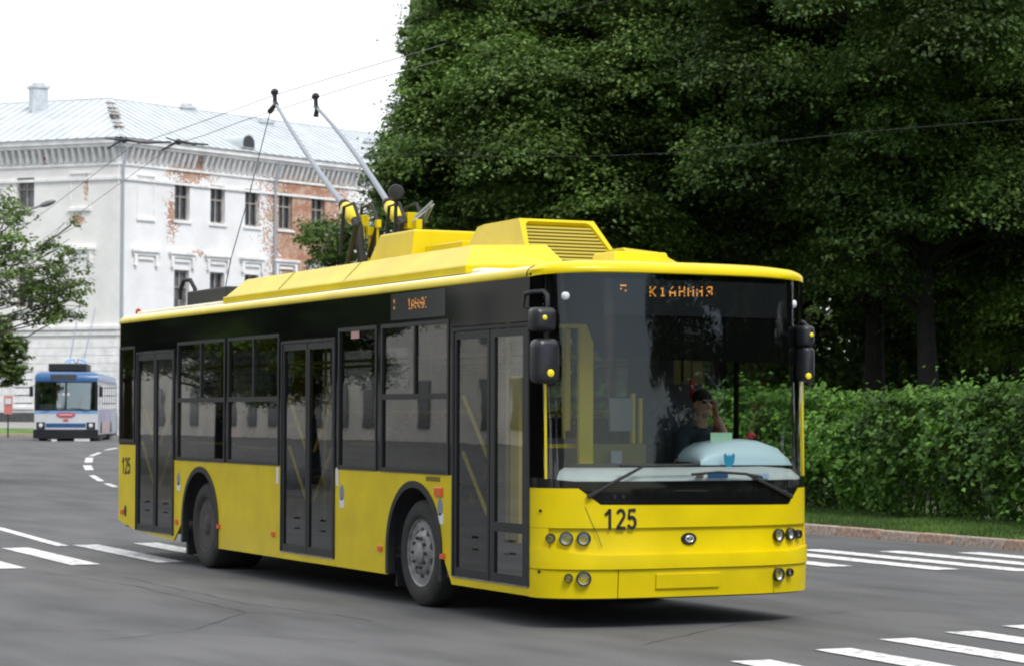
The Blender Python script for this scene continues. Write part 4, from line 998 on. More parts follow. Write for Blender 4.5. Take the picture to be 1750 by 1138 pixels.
def pfl(pts, wd, off, mb, m_=None):   # thin line on the front face through picture positions
    Q = [fpick(*p) for p in pts]; F = [Fy(y, z, off) for y, z in Q]; mb.tube(F, wd, 5)
b = MB(); pfl([(1000, 866), (1012, 895), (1022, 915), (1029, 934)], .003, .0, b); b.build('hood_joint', M['rubber'], bus)
# ---- black cowl under the windscreen, glass, header mask, frames
b = MB(); zg = poly([(0, 1.20), (.1, 1.185), (.3, 1.165), (2.3, 1.165), (2.56, 1.19)])
front_panel(b, .0, W_, lambda_h := poly([(p, hood_hi(p)+.004) for p in hood_hi.brk]), zg, -.004, n=60, nz=4); b.build('cowl', M['black'], bus, angle=30)
b = MB(); pfl([(1010, 838), (1180, 838), (1345, 838)], .006, .004, b); b.build('cowl_ridge', M['trim'], bus)
b = MB(); front_panel(b, .05, 2.44, poly([(p, zg(p)+.003) for p in zg.brk]), const(2.838), .002, n=70, nz=10, thick=0); b.build('windscreen', M['ws'], bus)
mask = poly([(0, 2.42), (.36, 2.42), (.40, 2.30), (.47, 2.15), (2.50, 2.13), (2.56, 2.13)])
b = MB(); front_panel(b, .012, W_-.012, mask, const(2.83), -.03, n=70, nz=6, thick=.01); b.build('windscreen_header', M['matte'], bus, angle=30)
for y0, y1 in ((0, .05), (2.50, W_)):
    b = MB(); front_panel(b, y0, y1, const(1.2), const(2.835), .0, n=8, thick=.03); b.build('windscreen_post', M['matte'], bus, angle=30)
b = MB(); front_panel(b, .057, .068, const(1.19), const(2.05), .006, n=2, thick=.01); b.build('post_strip', M['yellow_int'], bus, smooth=False)
b = MB(); front_panel(b, 2.443, 2.498, const(1.20), const(2.12), .001, n=3, thick=.02); b.build('corner_post', M['yellow'], bus, smooth=False)
b = MB(); front_panel(b, 2.443, 2.498, const(2.123), const(2.838), .001, n=3, thick=.02); b.build('upper_corner_post', M['matte'], bus, smooth=False)
# ---- destination displays: rows of lit dots
GL = {'5': ('11111','10000','11110','00001','00001','10001','01110'), 'K': ('10001','10010','10100','11000','10100','10010','10001'), '1': ('00100','01100','00100','00100','00100','00100','01110'),
      'A': ('00100','01010','10001','10001','11111','10001','10001'), 'H': ('10001','10001','10001','11111','10001','10001','10001'), 'R': ('01111','10001','10001','01111','00101','01001','10001'), ' ': ('00000',)*7}
rdot = random.Random(3)
def dots(mb, txt, P, du, dv, nrm, s, drop=.28):
    du, dv, nrm, P = Vector(du), Vector(dv), Vector(nrm), Vector(P)
    for ci, ch in enumerate(txt):
        for r_, row in enumerate(GL[ch]):
            for c, k in enumerate(row):
                if k == '1' and not (ch == '5' and r_ > 3) and rdot.random() > drop:
                    o = P+du*((ci*6+c)*s)-dv*(r_*s); h = s*.44
                    A = [o-du*h-dv*h, o+du*h-dv*h, o+du*h+dv*h, o-du*h+dv*h]; mb.hull(A, [q-nrm*.003 for q in A])
b = MB(); front_panel(b, .50, 2.28, const(2.50), const(2.79), -.022, n=40, nz=2, thick=.005); dd = b.build('front_display', mat('display_black', (.012, .013, .014), .8, spec=.05), bus)
yt, zt_ = fpick(1060, 488); c = Fy(yt, zt_, -.016); b = MB(); n0 = Vector((1, -.10, 0)).normalized(); dots(b, '5', c, (.10, 1, 0), (0, 0, 1), n0, .0135)
for ch, u in (('K', 1113), ('1', 1130), ('A', 1147), ('H', 1163), ('H', 1178), ('H', 1193), ('R', 1210)):
    y_, z_ = fpick(u, 491); dots(b, ch, Fy(y_, z_, -.016), (.02, 1, 0), (0, 0, 1), (1, 0, 0), .0115)
b.build('lit_dots', M['led'], dd, smooth=False)
b = MB(); b.box(8.92, 10.12, .03, .05, 2.55, 2.79); d2 = b.build('side_display', mat('display_black_side', (.02, .021, .022), .3), bus, smooth=False)
# the header glass is clear in front of the side display
b = MB(); side_panel(b, 8.92, 10.12, const(2.55), const(2.79), off=.003, thick=.001); b.build('side_display_glass', mat('display_glass_grey', (.05, .052, .055), .12), d2, smooth=False)
b = MB(); Ps = at(697, 512, 1, -.006); dots(b, '1AHHK', (Ps[0], -.006, Ps[2]), (1, 0, 0), (0, 0, 1), (0, -1, 0), .014); P5 = at(674, 513, 1, -.006); dots(b, '1', (P5[0]-.03, -.006, P5[2]), (1, 0, 0), (0, 0, 1), (0, -1, 0), .013)
b.build('lit_dots', mat('dim_orange_led', (.7, .25, .04), .4, emit=((1, .42, .08), .25)), d2, smooth=False)
# ---- lamps
def lamp(u, v, rad, nm='headlight', lens='lens', off=.004):
    y, z = fpick(u, v); c = Fy(y, z, off); e = Fy(y+.02, z, off); t = Vector(e)-Vector(c); n_ = Vector((t.y, -t.x, 0)).normalized(); n_ = (n_*.85+Vector((1, 0, 0))*.15).normalized()
    a = MB(); a.lathe([(rad*1.22, -.02), (rad*1.22, .008), (rad*1.08, .016), (rad, .010), (rad*.98, -.004)], c, n_, 24, (0, 0)); o = a.build(nm, M['plastic'], bus)
    a = MB(); a.lathe([(rad*.99, -.012), (rad*.80, -.022), (rad*.35, -.035)], c, n_, 24, (0, 1)); a.build('reflector', M['chrome'], o)
    a = MB(); a.lathe([(rad*.99, -.004), (rad*.9, .006), (rad*.5, .013), (rad*.1, .015)], c, n_, 24, (0, 1)); a.build('lens', {'lens': LENSG, 'orange': M['orange']}[lens], o)
LENSG = glass('clear_lens', (.85, .87, .88), .10, .05)
for u, v, r_ in ((968, 920, .046), (998, 920, .046), (1331, 914, .045), (1351, 912, .043)): lamp(u, v, r_)
for u, v in ((941, 919), (1364, 912)): lamp(u, v, .031, 'turn_signal', 'lens')
for u, v, r_ in ((973, 987, .029), (998, 988, .049), (1327, 981, .047), (1345, 977, .028)): lamp(u, v, r_, 'fog_light', off=.032)
for u, v in ((966, 506), (1357, 520)):
    y, z = fpick(u, v); c = Fy(y, z, .004); b = MB(); b.lathe([(.034, -.01), (.032, .008), (.018, .016), (.002, .017)], c, Vector((1, -1.2 if y < 1 else 1.2, 0)), 16); b.build('marker_lamp', M['lens'], bus)
for u, v in ((924, 872), (923, 976)):
    b = MB(); y, z = fpick(u, v); b.lathe([(.013, -.01), (.013, .006)], Fy(y, z, .01), (1, -1, 0), 10); b.build('front_plug', M['trim'], bus)
for u, v in ((1050, 848), (1065, 848)):
    b = MB(); y, z = fpick(u, v); b.lathe([(.018, -.01), (.018, .004)], Fy(y, z, .0), (1, 0, 0), 10); b.build('front_plug', M['trim'], bus)
# emblem and number
y, z = fpick(1179, 920); c = Vector(Fy(y, z, -.018)); b = MB()
prof = [(math.cos(2*math.pi*k/32)*.073, math.sin(2*math.pi*k/32)*.050) for k in range(32)]
b.hull([c+Vector((0, a, h)) for a, h in prof], [c+Vector((.014, a*.9, h*.9)) for a, h in prof]); em = b.build('emblem', M['ink'], bus)
b = MB(); b.tube([c+Vector((.016, math.cos(2*math.pi*k/24)*.034, math.sin(2*math.pi*k/24)*.024)) for k in range(25)], .004, 5)
b.tube([c+Vector((.016, .02*a, .016*h)) for a, h in ((1, .2), (.3, .9), (-.6, .6), (-.2, 0), (.6, -.3), (.1, -.9), (-1, -.3))], .0035, 5); b.build('emblem_mark', M['chrome'], em)
y, z = fpick(1061, 886.5); c = Fy(y, z, .0015); t = Vector(Fy(y+.1, z, 0))-Vector(Fy(y-.1, z, 0))
def arcp(cx, cy, rx, ry, a0, a1, n=14): return [(cx+rx*math.cos(R(a0+(a1-a0)*k/n)), cy+ry*math.sin(R(a0+(a1-a0)*k/n))) for k in range(n+1)]
DG = {'1': [[(.02, .72), (.16, .80), (.30, .95)], [(.32, 1.0), (.32, .0)]],
      '2': [arcp(.30, .70, .22, .23, 165, -30)+[(.08, .08)], [(.02, .07), (.60, .07)]],
      '5': [[(.54, .93), (.14, .93), (.10, .50)], [(.10, .50)]+arcp(.29, .33, .24, .26, 135, -160)]}
def number(txt, o, xa, ya, H, nm):
    xa, ya, o = Vector(xa).normalized(), Vector(ya).normalized(), Vector(o); za = xa.cross(ya); mb = MB(); wd = .085; x0 = -.5*(len(txt)*.72-.1)
    for i, ch in enumerate(txt):
        for st in DG[ch]:
            P = [Vector((x0+i*.72+a, b_-.5)) for a, b_ in st]; L_, R_ = [], []
            for k, p in enumerate(P):
                t_ = (P[min(k+1, len(P)-1)]-P[max(k-1, 0)]).normalized(); n_ = Vector((-t_.y, t_.x)); L_.append(p+n_*wd); R_.append(p-n_*wd)
            f3 = lambda q, d: o+xa*q.x*H*.80+ya*q.y*H+za*d
            for k in range(len(P)-1): mb.hull([f3(q, 0) for q in (L_[k], R_[k], R_[k+1], L_[k+1])], [f3(q, .003) for q in (L_[k], R_[k], R_[k+1], L_[k+1])])
    mb.build(nm, M['ink'], bus, smooth=False, recalc=False)
number('125', c, t, (0, 0, 1), .165, 'fleet_number')
number('125', (.78, -.0012, 1.08), (1, 0, 0), (0, 0, 1), .20, 'fleet_number')
# ---- roof cap following the outline, gutter stripe
def outline(inset, z, seg=26):
    P = []; rr = .10
    for k in range(7):
        a = math.pi*(1.0-.5*k/6)+math.pi*0; P.append((REAR+rr+(rr-inset)*math.cos(math.pi+ (math.pi/2)*(k/6)) if inset < rr else REAR+inset, rr+(rr-inset)*math.sin(math.pi+(math.pi/2)*(k/6)) if inset < rr else inset, z))
    for k in range(1, 12): P.append((REAR+rr+(11.68-REAR-rr)*k/11, inset, z))
    for k in range(seg+1): q_ = Fp(math.pi*k/seg, z, -inset); P.append((q_[0], q_[1], z+.035*math.sin(math.pi*k/seg)))
    for k in range(11, 0, -1): P.append((REAR+rr+(11.68-REAR-rr)*k/11, W_-inset, z))
    for k in range(7):
        P.append((REAR+rr+(rr-inset)*math.cos(math.pi/2+(math.pi/2)*(k/6)) if inset < rr else REAR+inset, W_-rr+(rr-inset)*math.sin(math.pi/2+(math.pi/2)*(k/6)) if inset < rr else W_-inset, z))
    return P
levels = [(-.004, TOP+.004), (-.012, TOP+.012), (-.012, TOP+.03), (-.004, TOP+.052), (.018, TOP+.075), (.06, TOP+.095), (.20, TOP+.115), (.42, TOP+.128)]
b = MB(); rows = [outline(i, z) for i, z in levels]
for r_ in rows: r_.append(r_[0])
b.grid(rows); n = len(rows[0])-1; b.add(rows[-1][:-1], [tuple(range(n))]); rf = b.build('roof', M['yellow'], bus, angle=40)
rf.data.materials.append(M['roofsheen'])
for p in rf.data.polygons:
    if p.normal.z > .75 and p.center.x+6.2 < 11.7: p.material_index = 1  # upward faces get the white highlight of the gloss as colour
b = MB(); b.box(REAR+.25, 10.5, .16, W_-.16, 2.88, TOP+.150); b.build('roof_panel', M['roofsheen'], rf, bevel=.02)
b = MB(); rr_ = [(11.72, -.013, TOP+.006), (11.72, -.013, TOP+.032), (11.72, -.004, TOP+.055), (11.72, .018, TOP+.078), (11.72, .06, TOP+.098)]; b.tube(rr_, .005, 5); b.build('roof_joint', M['trim'], rf)
# ---- roof fairings, pole tower, cooling unit, hatch
for s_ in (0, 1):
    Y = (lambda y: y) if s_ == 0 else (lambda y: W_-y)
    A = [(3.90, Y(.13), 2.91), (10.28, Y(.11), 2.91), (10.70, Y(.92), 2.91), (3.90, Y(.80), 2.91)]; A2 = [(x, y, 2.985) for x, y, z in A]
    B = [(4.12, Y(.33), 3.175), (9.92, Y(.34), 3.185), (10.28, Y(.90), 3.185), (4.12, Y(.78), 3.175)]
    b = MB(); b.hull(A, A2); b.hull([(x+(.03 if i in (0, 3) else -.02), y+(.02 if (i in (0, 1)) == (s_ == 0) else -.02), 2.9853) for i, (x, y, z) in enumerate(A)], B); fo = b.build('roof_fairing', M['yellow'], bus, bevel=.012, smooth=False)
    if s_ == 0:
        for x in (5.6, 7.4): j = MB(); j.tube([(x, Y(.145), 2.99), (x, Y(.325), 3.176), (x, Y(.7), 3.18)], .003, 4); j.build('fairing_joint', M['trim'], fo)
A = [(6.30, .70, 2.91), (7.72, .70, 2.91), (7.72, 1.86, 2.91), (6.30, 1.86, 2.91)]; B = [(6.80, .78, 3.50), (7.66, .78, 3.50), (7.66, 1.78, 3.50), (6.80, 1.78, 3.50)]
b = MB(); b.hull(A, B); b.build('pole_tower', M['yellow'], bus, smooth=False, bevel=.02)
b = MB(); b.box(7.73, 8.6, .86, 1.70, 2.91, 3.33); b.build('tower_link', M['yellow'], bus, smooth=False, bevel=.01)
# cooling unit with a grille opening in its sloping front
FB = [(10.22, .78, 2.91), (10.22, 1.80, 2.91)]; FT = [(9.72, .90, 3.46), (9.72, 1.66, 3.46)]
def fq(s, t, d=0.0): # point on the sloping front
    p0 = Vector(FB[0]).lerp(Vector(FB[1]), s); p1 = Vector(FT[0]).lerp(Vector(FT[1]), s); return p0.lerp(p1, t)+Vector((.714, 0, .70))*d
b = MB()
V = [FB[0], FB[1], FT[1], FT[0], (8.45, .78, 2.91), (8.45, 1.80, 2.91), (8.85, 1.66, 3.44), (8.85, .90, 3.44), (9.0, .90, 3.455), (9.0, 1.66, 3.455)]
b.add(V, [(4, 0, 3, 8, 7), (1, 5, 6, 9, 2), (5, 4, 7, 6), (3, 2, 9, 8), (8, 9, 6, 7), (4, 5, 1, 0)])
hole = []
for cx_, cy_, a0 in ((.88, .22, -90), (.86, .86, 0), (.14, .86, 90), (.12, .22, 180)):
    for k in range(6):
        a = R(a0+90*k/5); hole.append((cx_+.09*math.cos(a)*(.8 if cy_ > .5 else 1), cy_+.10*math.sin(a)))
for q in range(4):          # frame round the opening
    cnr = [(1, 0), (1, 1), (0, 1), (0, 0)][q]; nx_ = [(1, 1), (0, 1), (0, 0), (1, 0)][q]
    seg = hole[q*6:q*6+6]; first_next = hole[((q+1)*6) % 24]
    for k in range(5): b.add([fq(*cnr), fq(*seg[k]), fq(*seg[k+1])], [(0, 1, 2)])
    b.add([fq(*cnr), fq(*seg[5]), fq(*first_next), fq(*nx_)], [(0, 1, 2, 3)])
b.grid([[fq(*h) for h in hole+hole[:1]], [fq(*h, -.06) for h in hole+hole[:1]]])
ac = b.build('cooling_unit', M['yellow'], bus, smooth=False)
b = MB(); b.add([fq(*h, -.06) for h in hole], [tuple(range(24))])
b.build('grille_back', mat('shaded_grille_yellow', (.30, .23, .015), .6), ac, smooth=False)  # body yellow darkened: shade of the recess put into the colour
b = MB()
for k in range(13):
    t = .17+.72*k/12; b.hull([fq(.05, t, -.05), fq(.95, t, -.05), fq(.95, t+.04, -.05), fq(.05, t+.04, -.05)], [fq(.05, t-.015, -.025), fq(.95, t-.015, -.025), fq(.95, t+.012, -.022), fq(.05, t+.012, -.022)])
b.build('grille', mat('grille_yellow', (.44, .35, .02), .5), ac, smooth=False)
b = MB(); b.hull([(10.72, 1.06, 2.915), (11.22, 1.06, 2.915), (11.22, 1.66, 2.915), (10.72, 1.66, 2.915)], [(10.78, 1.10, 3.085), (11.16, 1.10, 3.085), (11.16, 1.60, 3.085), (10.78, 1.60, 3.085)]); b.build('roof_hatch', M['yellow'], bus, smooth=False, bevel=.012)
# black box and bow at the rear of the roof
b = MB(); b.box(.48, 1.95, .85, 1.95, 2.97, 3.22); b.build('roof_box', M['rubber'], bus, smooth=False, bevel=.02)
bx = at(322, 500, 1, 1.35); b = MB(); b.tube([(bx[0]-.18, 1.3, 3.2), (bx[0]-.18, 1.3, bx[2]+.04), (bx[0]-.10, 1.32, bx[2]+.16), (bx[0]+.04, 1.36, bx[2]+.16), (bx[0]+.12, 1.4, bx[2]+.04), (bx[0]+.12, 1.4, 2.91)], .028, 8)
b.build('roof_bow', M['rubber'], bus)
b = MB(); b.lathe([(.035, 0), (.03, .05), (.01, .07)], (REAR+.12, .22, TOP+.13), (0, 0, 1), 10); b.build('rear_marker', M['redlens'], bus)
# ---- trolley poles
tips = [at(470, 176, 2, 5.45), at(540, 183, 2, 5.45)]
bases = [at(596, 362, 1, .95), at(671, 360, 1, 1.62)]
for k in (0, 1):
    t, s_ = Vector(tips[k]), Vector(bases[k]); d = (t-s_).normalized()
    po = MB(); mid = s_.lerp(t, .5)+Vector((0, 0, -.05 if k == 0 else .07)); P = []
    for i in range(9):
        q = i/8; P.append(s_*(1-q)**2+(mid*2-s_*.5-t*.5)*2*q*(1-q)+t*q*q)
    po.tube(P, [.035-.015*i/8 for i in range(9)], 8); pole = po.build('trolley_pole', M['pole'], bus)
    h = MB(); wz = Vector(tips[k])+d*.06; h.tube([t-d*.10, t+d*.02], .03, 8); h.tube([t, t+Vector((-.01, 0, .10))], .028, 8); h.ball(tuple(t+Vector((-.02, 0, .13))), .055, (1.4, .8, .8)); h.tube([t+d*-.05, t+Vector((-.10, -.03, -.10)) if k == 0 else t+Vector((0, 0, -.12))], [.025, .035], 8)
    h.build('pole_head', M['plastic'], pole)
    c = MB(); c.tube([s_+d*.16, s_+d*.10, s_-d*.22, s_-d*.30], [.055, .075, .075, .05], 10); c.build('spring_housing', M['yellow'], pole)
    c = MB(); c.tube([s_+d*.24, s_+d*.17], [.06, .07], 10); c.tube([s_-d*.26, s_-d*.48], [.05, .04], 8)
    pv = s_-d*.45; 
    c.tube([pv, (pv.x+.1, pv.y, 3.3), (pv.x+.05, pv.y, 2.91)], .05, 8); c.tube([pv+Vector((.25, -.12, 0)), (pv.x-.15, pv.y-.1, 3.05)], .03, 6); c.tube([pv+Vector((.25, .12, 0)), (pv.x-.15, pv.y+.1, 3.05)], .03, 6)
    c.box(pv.x-.3, pv.x+.35, pv.y-.22, pv.y+.22, 2.96, 3.10)
    for q in range(2): c.tube([pv+Vector((.3, .2*q-.1, .0)), pv+Vector((.12, .2*q-.1, .22)), pv+Vector((-.15, .2*q-.1, .20)), pv+Vector((-.25, .2*q-.1, -.3))], .018, 6)
    c.build('pole_base', M['rubber'], pole)
    for (u, v, sz) in (((622, 378, .045), (632, 396, .035), (646, 383, .03)) if k == 0 else ((701, 378, .065), (714, 384, .04))):
        q = at(u, v, 1, .98 if k == 0 else 1.55); c = MB(); c.box(q[0]-sz, q[0]+sz, q[1]-sz*.9, q[1]+sz*.9, q[2]-sz*1.3, q[2]+sz*1.3); c.tube([(q[0], q[1], q[2]), (q[0]-.1, q[1]+.02, 3.1)], .014, 6); c.build('base_bracket', M['yellow'], pole, bevel=.012, smooth=False)
q = at(677, 329, 1, 1.45); b = MB(); b.lathe([(.02, -.05), (.075, -.04), (.085, 0), (.075, .04), (.02, .05)], q, (.9, -.44, 0), 20); b.tube([q, (q[0]-.05, q[1], 3.0)], .02, 6); b.build('rope_pulley', M['rubber'], bus)
b = MB(); q1, q2, q3 = at(738, 345, 1, 1.7), at(709, 372, 1, 1.55), at(716, 390, 1, 1.7); b.tube([q2, q1, q3], .012, 6); q1b = at(741, 350, 1, 1.75); b.tube([at(705, 380, 1, 1.5), q1b, at(722, 388, 1, 1.75)], .010, 6); b.build('retainer_bow', M['pole'], bus)
b = MB(); q = Vector(tips[0])+Vector((-.10, -.03, -.12)); e = Vector(at(394, 445, 1, .9)); e2 = Vector((REAR+.02, 1.0, 2.2)); b.tube([q, q.lerp(e, .5)+Vector((0, 0, -.06)), e, (e.x-.3, e.y, 2.99)], .0065, 5); b.build('pole_rope', M['wire'], bus)
# ---- rear wall
b = MB(); b.box(REAR, REAR+.03, .10, W_-.10, .42, 1.30); b.box(REAR, REAR+.03, .10, .25, 1.30, 2.80); b.box(REAR, REAR+.03, W_-.25, W_-.10, 1.30, 2.80); b.box(REAR, REAR+.03, .25, W_-.25, 2.5, 2.80)
for cy, a0 in ((.10, math.pi), (W_-.10, math.pi/2)):
    rows = [[(REAR+.10+.10*math.cos(a0+math.pi/2*k/6), cy+.10*math.sin(a0+math.pi/2*k/6), z) for k in range(7)] for z in (.42, 2.80)]; b.grid(rows)
b.build('rear_wall', M['yellow'], bus, angle=60)
b = MB(); b.box(REAR+.008, REAR+.016, .25, W_-.25, 1.30, 2.5); b.build('rear_window', M['tint'], bus, smooth=False)
# ---- mirrors
def mirror(pu, pl, yx, dots_, arm):
    a = MB(); P = [Vector(at(u, v, 0, x)) for u, v, x in arm]; a.tube(P, .020, 8); mo = a.build('mirror_arm', M['trim'], bus)
    for (u0, v0, u1, v1), x_, (du, dv, dr) in ((pu, yx, dots_[0]), (pl, yx, dots_[1])):
        A, B = at(u0, v0, 0, x_), at(u1, v1, 0, x_); y0, y1 = sorted((A[1], B[1])); z0, z1 = B[2], A[2]; hy, hz, cy, cz = (y1-y0)/2, (z1-z0)/2, (y0+y1)/2, (z0+z1)/2
        def ring(x, q): return [(x, cy+hy*q*math.copysign(abs(math.cos(2*math.pi*k/28))**.45, math.cos(2*math.pi*k/28)), cz+(hz-(1-q)*hy)*math.copysign(abs(math.sin(2*math.pi*k/28))**.35, math.sin(2*math.pi*k/28))) for k in range(28)]
        rows = [ring(x_-.10, .96), ring(x_-.06, 1.0), ring(x_-.01, .98), ring(x_+.02, .86), ring(x_+.035, .55)]
        b_ = MB()
        for r_ in rows: r_.append(r_[0])
        b_.grid(rows); b_.add(rows[-1][:-1], [tuple(range(28))]); h_ = b_.build('mirror_housing', M['plastic'], mo, angle=50)
        g_ = MB(); g_.add(ring(x_-.096, .95), [tuple(range(28))]); g_.build('mirror_glass', M['chrome'], h_, smooth=False)
        d_ = MB(); q = at(du, dv, 0, x_+.036); d_.lathe([(dr, -.03), (dr, .004), (dr*.6, .010), (.001, .011)], q, (1, 0, 0), 16); d_.build('reflector_dot', M['yellowdot'], h_)
mirror((912, 524, 951, 567), (914, 577, 957, 656), 12.10, ((931, 543, .020), (941, 637, .030)), [(938, 660, 12.0), (934, 560, 12.0), (936, 522, 12.0), (936, 506, 11.98), (930, 498, 11.92), (912, 499, 11.80), (897, 503, 11.72)])
b = MB(); P = [Vector(at(u, v, 0, x)) for u, v, x in ((897, 503, 11.72), (894, 525, 11.70), (905, 527, 11.74), (925, 532, 11.95))]; b.tube(P, .013, 6); b.build('mirror_brace', M['trim'], bus)
mirror((1370, 556, 1391, 592), (1371, 592, 1391, 652), 12.08, ((1387, 572, .018), (1382, 642, .026)), [(1383, 660, 11.98), (1382, 560, 11.98), (1374, 552, 11.95), (1360, 548, 11.88)])
# ---- wipers
for pts in (([(1004, 849), (1030, 833), (1097, 796)], [(1060, 795), (1097, 796), (1150, 795), (1192, 793)]), ([(1350, 848), (1310, 828), (1272, 809)], [(1180, 810), (1225, 806), (1272, 809), (1300, 815)])):
    a = MB(); Q = [Fy(*fpick(u, v), .03 if i else .02) for i, (u, v) in enumerate(pts[0])]; a.tube(Q, [.020, .015, .010], 6); wo = a.build('wiper', M['rubber'], bus)
    a = MB(); Q = [Fy(*fpick(u, v), .022) for u, v in pts[1]]; a.tube(Q, .011, 6); a.build('wiper_blade', M['rubber'], wo)
# ---- stickers, markers on the side
def side_lens(u, v, hw, hh, m_, nm):
    P = at(u, v, 1, -.003); b_ = MB(); b_.hull([(P[0]-hw, -.001, P[2]-hh), (P[0]+hw, -.001, P[2]-hh), (P[0]+hw, -.001, P[2]+hh), (P[0]-hw, -.001, P[2]+hh)], [(P[0]-hw*.8, -.02, P[2]-hh*.8), (P[0]+hw*.8, -.02, P[2]-hh*.8), (P[0]+hw*.8, -.02, P[2]+hh*.8), (P[0]-hw*.8, -.02, P[2]+hh*.8)]); b_.build(nm, m_, bus, smooth=False)
for u, v in ((757, 950), (650, 937), (467, 912), (374, 899), (302, 891)): side_lens(u, v, .045, .026, M['orange'], 'side_marker')
side_lens(750, 840, .085, .042, M['orange'], 'turn_signal'); side_lens(209, 874, .05, .03, M['orange'], 'side_marker')
def sticker(u, v, hw, hh, m_, nm='sticker', oval=False):
    P = at(u, v, 1, -.002); n_ = 20
    pr_ = [(math.cos(2*math.pi*k/n_)*hw, math.sin(2*math.pi*k/n_)*hh) for k in range(n_)] if oval else [(-hw, -hh), (hw, -hh), (hw, hh), (-hw, hh)]
    b_ = MB(); b_.hull([(P[0]+a, -.0005, P[2]+h) for a, h in pr_], [(P[0]+a, -.003, P[2]+h) for a, h in pr_]); return b_.build(nm, m_, bus, smooth=False)
for u, v in ((752, 866), (584, 841), (305, 818)): sticker(u, v, .055, .075, M['badge'], 'badge_sticker', True)
for u, v in ((753, 886), (584, 859), (305, 831)): sticker(u, v, .055, .045, M['white'])
for u, v in ((474, 812), (576, 814)): sticker(u, v, .03, .085, M['white'])
sticker(214, 872, .05, .07, M['ink'], 'filler_cap', True)
b = MB(); P = at(728, 817, 1, -.002)
for k in range(9): b.box(P[0]+k*.034, P[0]+k*.034+.022, -.003, -.0005, P[2]-.022, P[2]+.02)
b.build('small_lettering', mat('faded_lettering', (.14, .11, .02), .6), bus, smooth=False)
P = at(402, 739, 1, .02); b = MB(); b.box(P[0]-.22, P[0]+.22, .02, .024, P[2]-.05, P[2]+.05); b.build('pink_notice', mat('pink_notice', (.75, .10, .22), .6), bus, smooth=False)
P = at(249, 714, 1, .10); b = MB(); b.box(P[0]-.24, P[0]+.20, .09, .14, P[2]-.12, P[2]+.10); b.build('ticket_validator', mat('amber_box', (.75, .38, .02), .5), bus, bevel=.03, smooth=False)
sticker(607, 572, .10, .035, mat('red_white_label', (.55, .30, .28), .6), 'window_label')

# ---- interior of the bus
b = MB(); b.box(REAR+.2, 11.5, .53, W_-.53, .401, .43)
for xa, xb in ((REAR+.2, 2.9), (4.25, 8.8), (10.15, 11.5)):
    for ya, yb in ((.06, .53), (W_-.53, W_-.06)): b.box(xa, xb, ya, yb, .401, .43)
b.build('floor', M['intgrey'], bus, smooth=False)
b = MB(); b.box(REAR+.2, 11.4, .10, W_-.10, 2.66, 2.70); b.build('ceiling', mat('ceiling_panel', (.34, .34, .33), .6), bus, smooth=False)
b = MB()
for x in (1.15, 2.68, 4.42, 6.07, 7.6, 8.65, 10.24): b.box(x-.03, x+.03, .03, .07, .43, 2.66); 
b.build('wall_post', M['intdark'], bus, smooth=False)
for xa, xb in ((2.9, 4.25), (8.8, 10.15)):
    for ya, yb, yc in ((.05, .62, .52), (W_-.62, W_-.05, W_-.62)):
        b = MB(); b.box(xa, xb, yc, yc+.10, .43, 1.09); b.box(xa, xb, ya, yb, 1.093, 1.12); b.build('wheel_box', M['intdark'], bus, smooth=False)
def seat(x, y, z=.43, rz=1):
    b_ = MB(); b_.hull([(x-.22*rz, y-.21, z+.40), (x+.22*rz, y-.21, z+.42), (x+.22*rz, y+.21, z+.42), (x-.22*rz, y+.21, z+.40)], [(x-.22*rz, y-.21, z+.48), (x+.22*rz, y-.21, z+.49), (x+.22*rz, y+.21, z+.49), (x-.22*rz, y+.21, z+.48)])
    b_.hull([(x-.24*rz, y-.21, z+.47), (x-.16*rz, y-.21, z+.47), (x-.16*rz, y+.21, z+.47), (x-.24*rz, y+.21, z+.47)], [(x-.34*rz, y-.19, z+1.08), (x-.28*rz, y-.19, z+1.08), (x-.28*rz, y+.19, z+1.08), (x-.34*rz, y+.19, z+1.08)])
    o = b_.build('seat', M['seat'], bus, bevel=.03, smooth=False)
    b_ = MB(); b_.tube([(x-.30*rz, y-.19, z+1.02), (x-.33*rz, y-.12, z+1.13), (x-.33*rz, y+.12, z+1.13), (x-.30*rz, y+.19, z+1.02)], .014, 6); b_.tube([(x, y, z), (x, y, z+.41)], .03, 6); b_.build('seat_handle', M['yellow_int'], o)
for x, z in ((1.0, .43), (3.2, .60), (4.0, .60), (4.9, .43), (5.7, .43), (8.1, .43), (9.1, .60), (9.85, .60)): 
    seat(x, W_-.35, z); seat(x, W_-.82, z)
for x, z in ((3.2, .60), (4.0, .60), (4.9, .43), (5.6, .43), (8.15, .43), (9.15, .60), (9.85, .60)): seat(x, .38, z)
b = MB()
for x, y in ((2.7, .55), (2.7, 1.9), (6.05, .5), (7.62, .5), (7.62, 1.7), (5.0, 1.5), (8.6, .75), (10.22, .55), (10.22, 1.1)): b.tube([(x, y, .43), (x, y, 2.66)], .018, 8)
for y in (.75, 1.8): b.tube([(.8, y, 2.25), (10.2, y, 2.25)], .016, 6)
for xa, xb, z in ((2.8, 4.35, 1.38), (7.68, 8.6, 1.42), (8.7, 10.2, 1.72), (4.5, 5.9, 1.35)): b.tube([(xa, .11, z), (xb, .11, z)], .015, 6)
b.build('handrail', M['yellow_int'], bus)
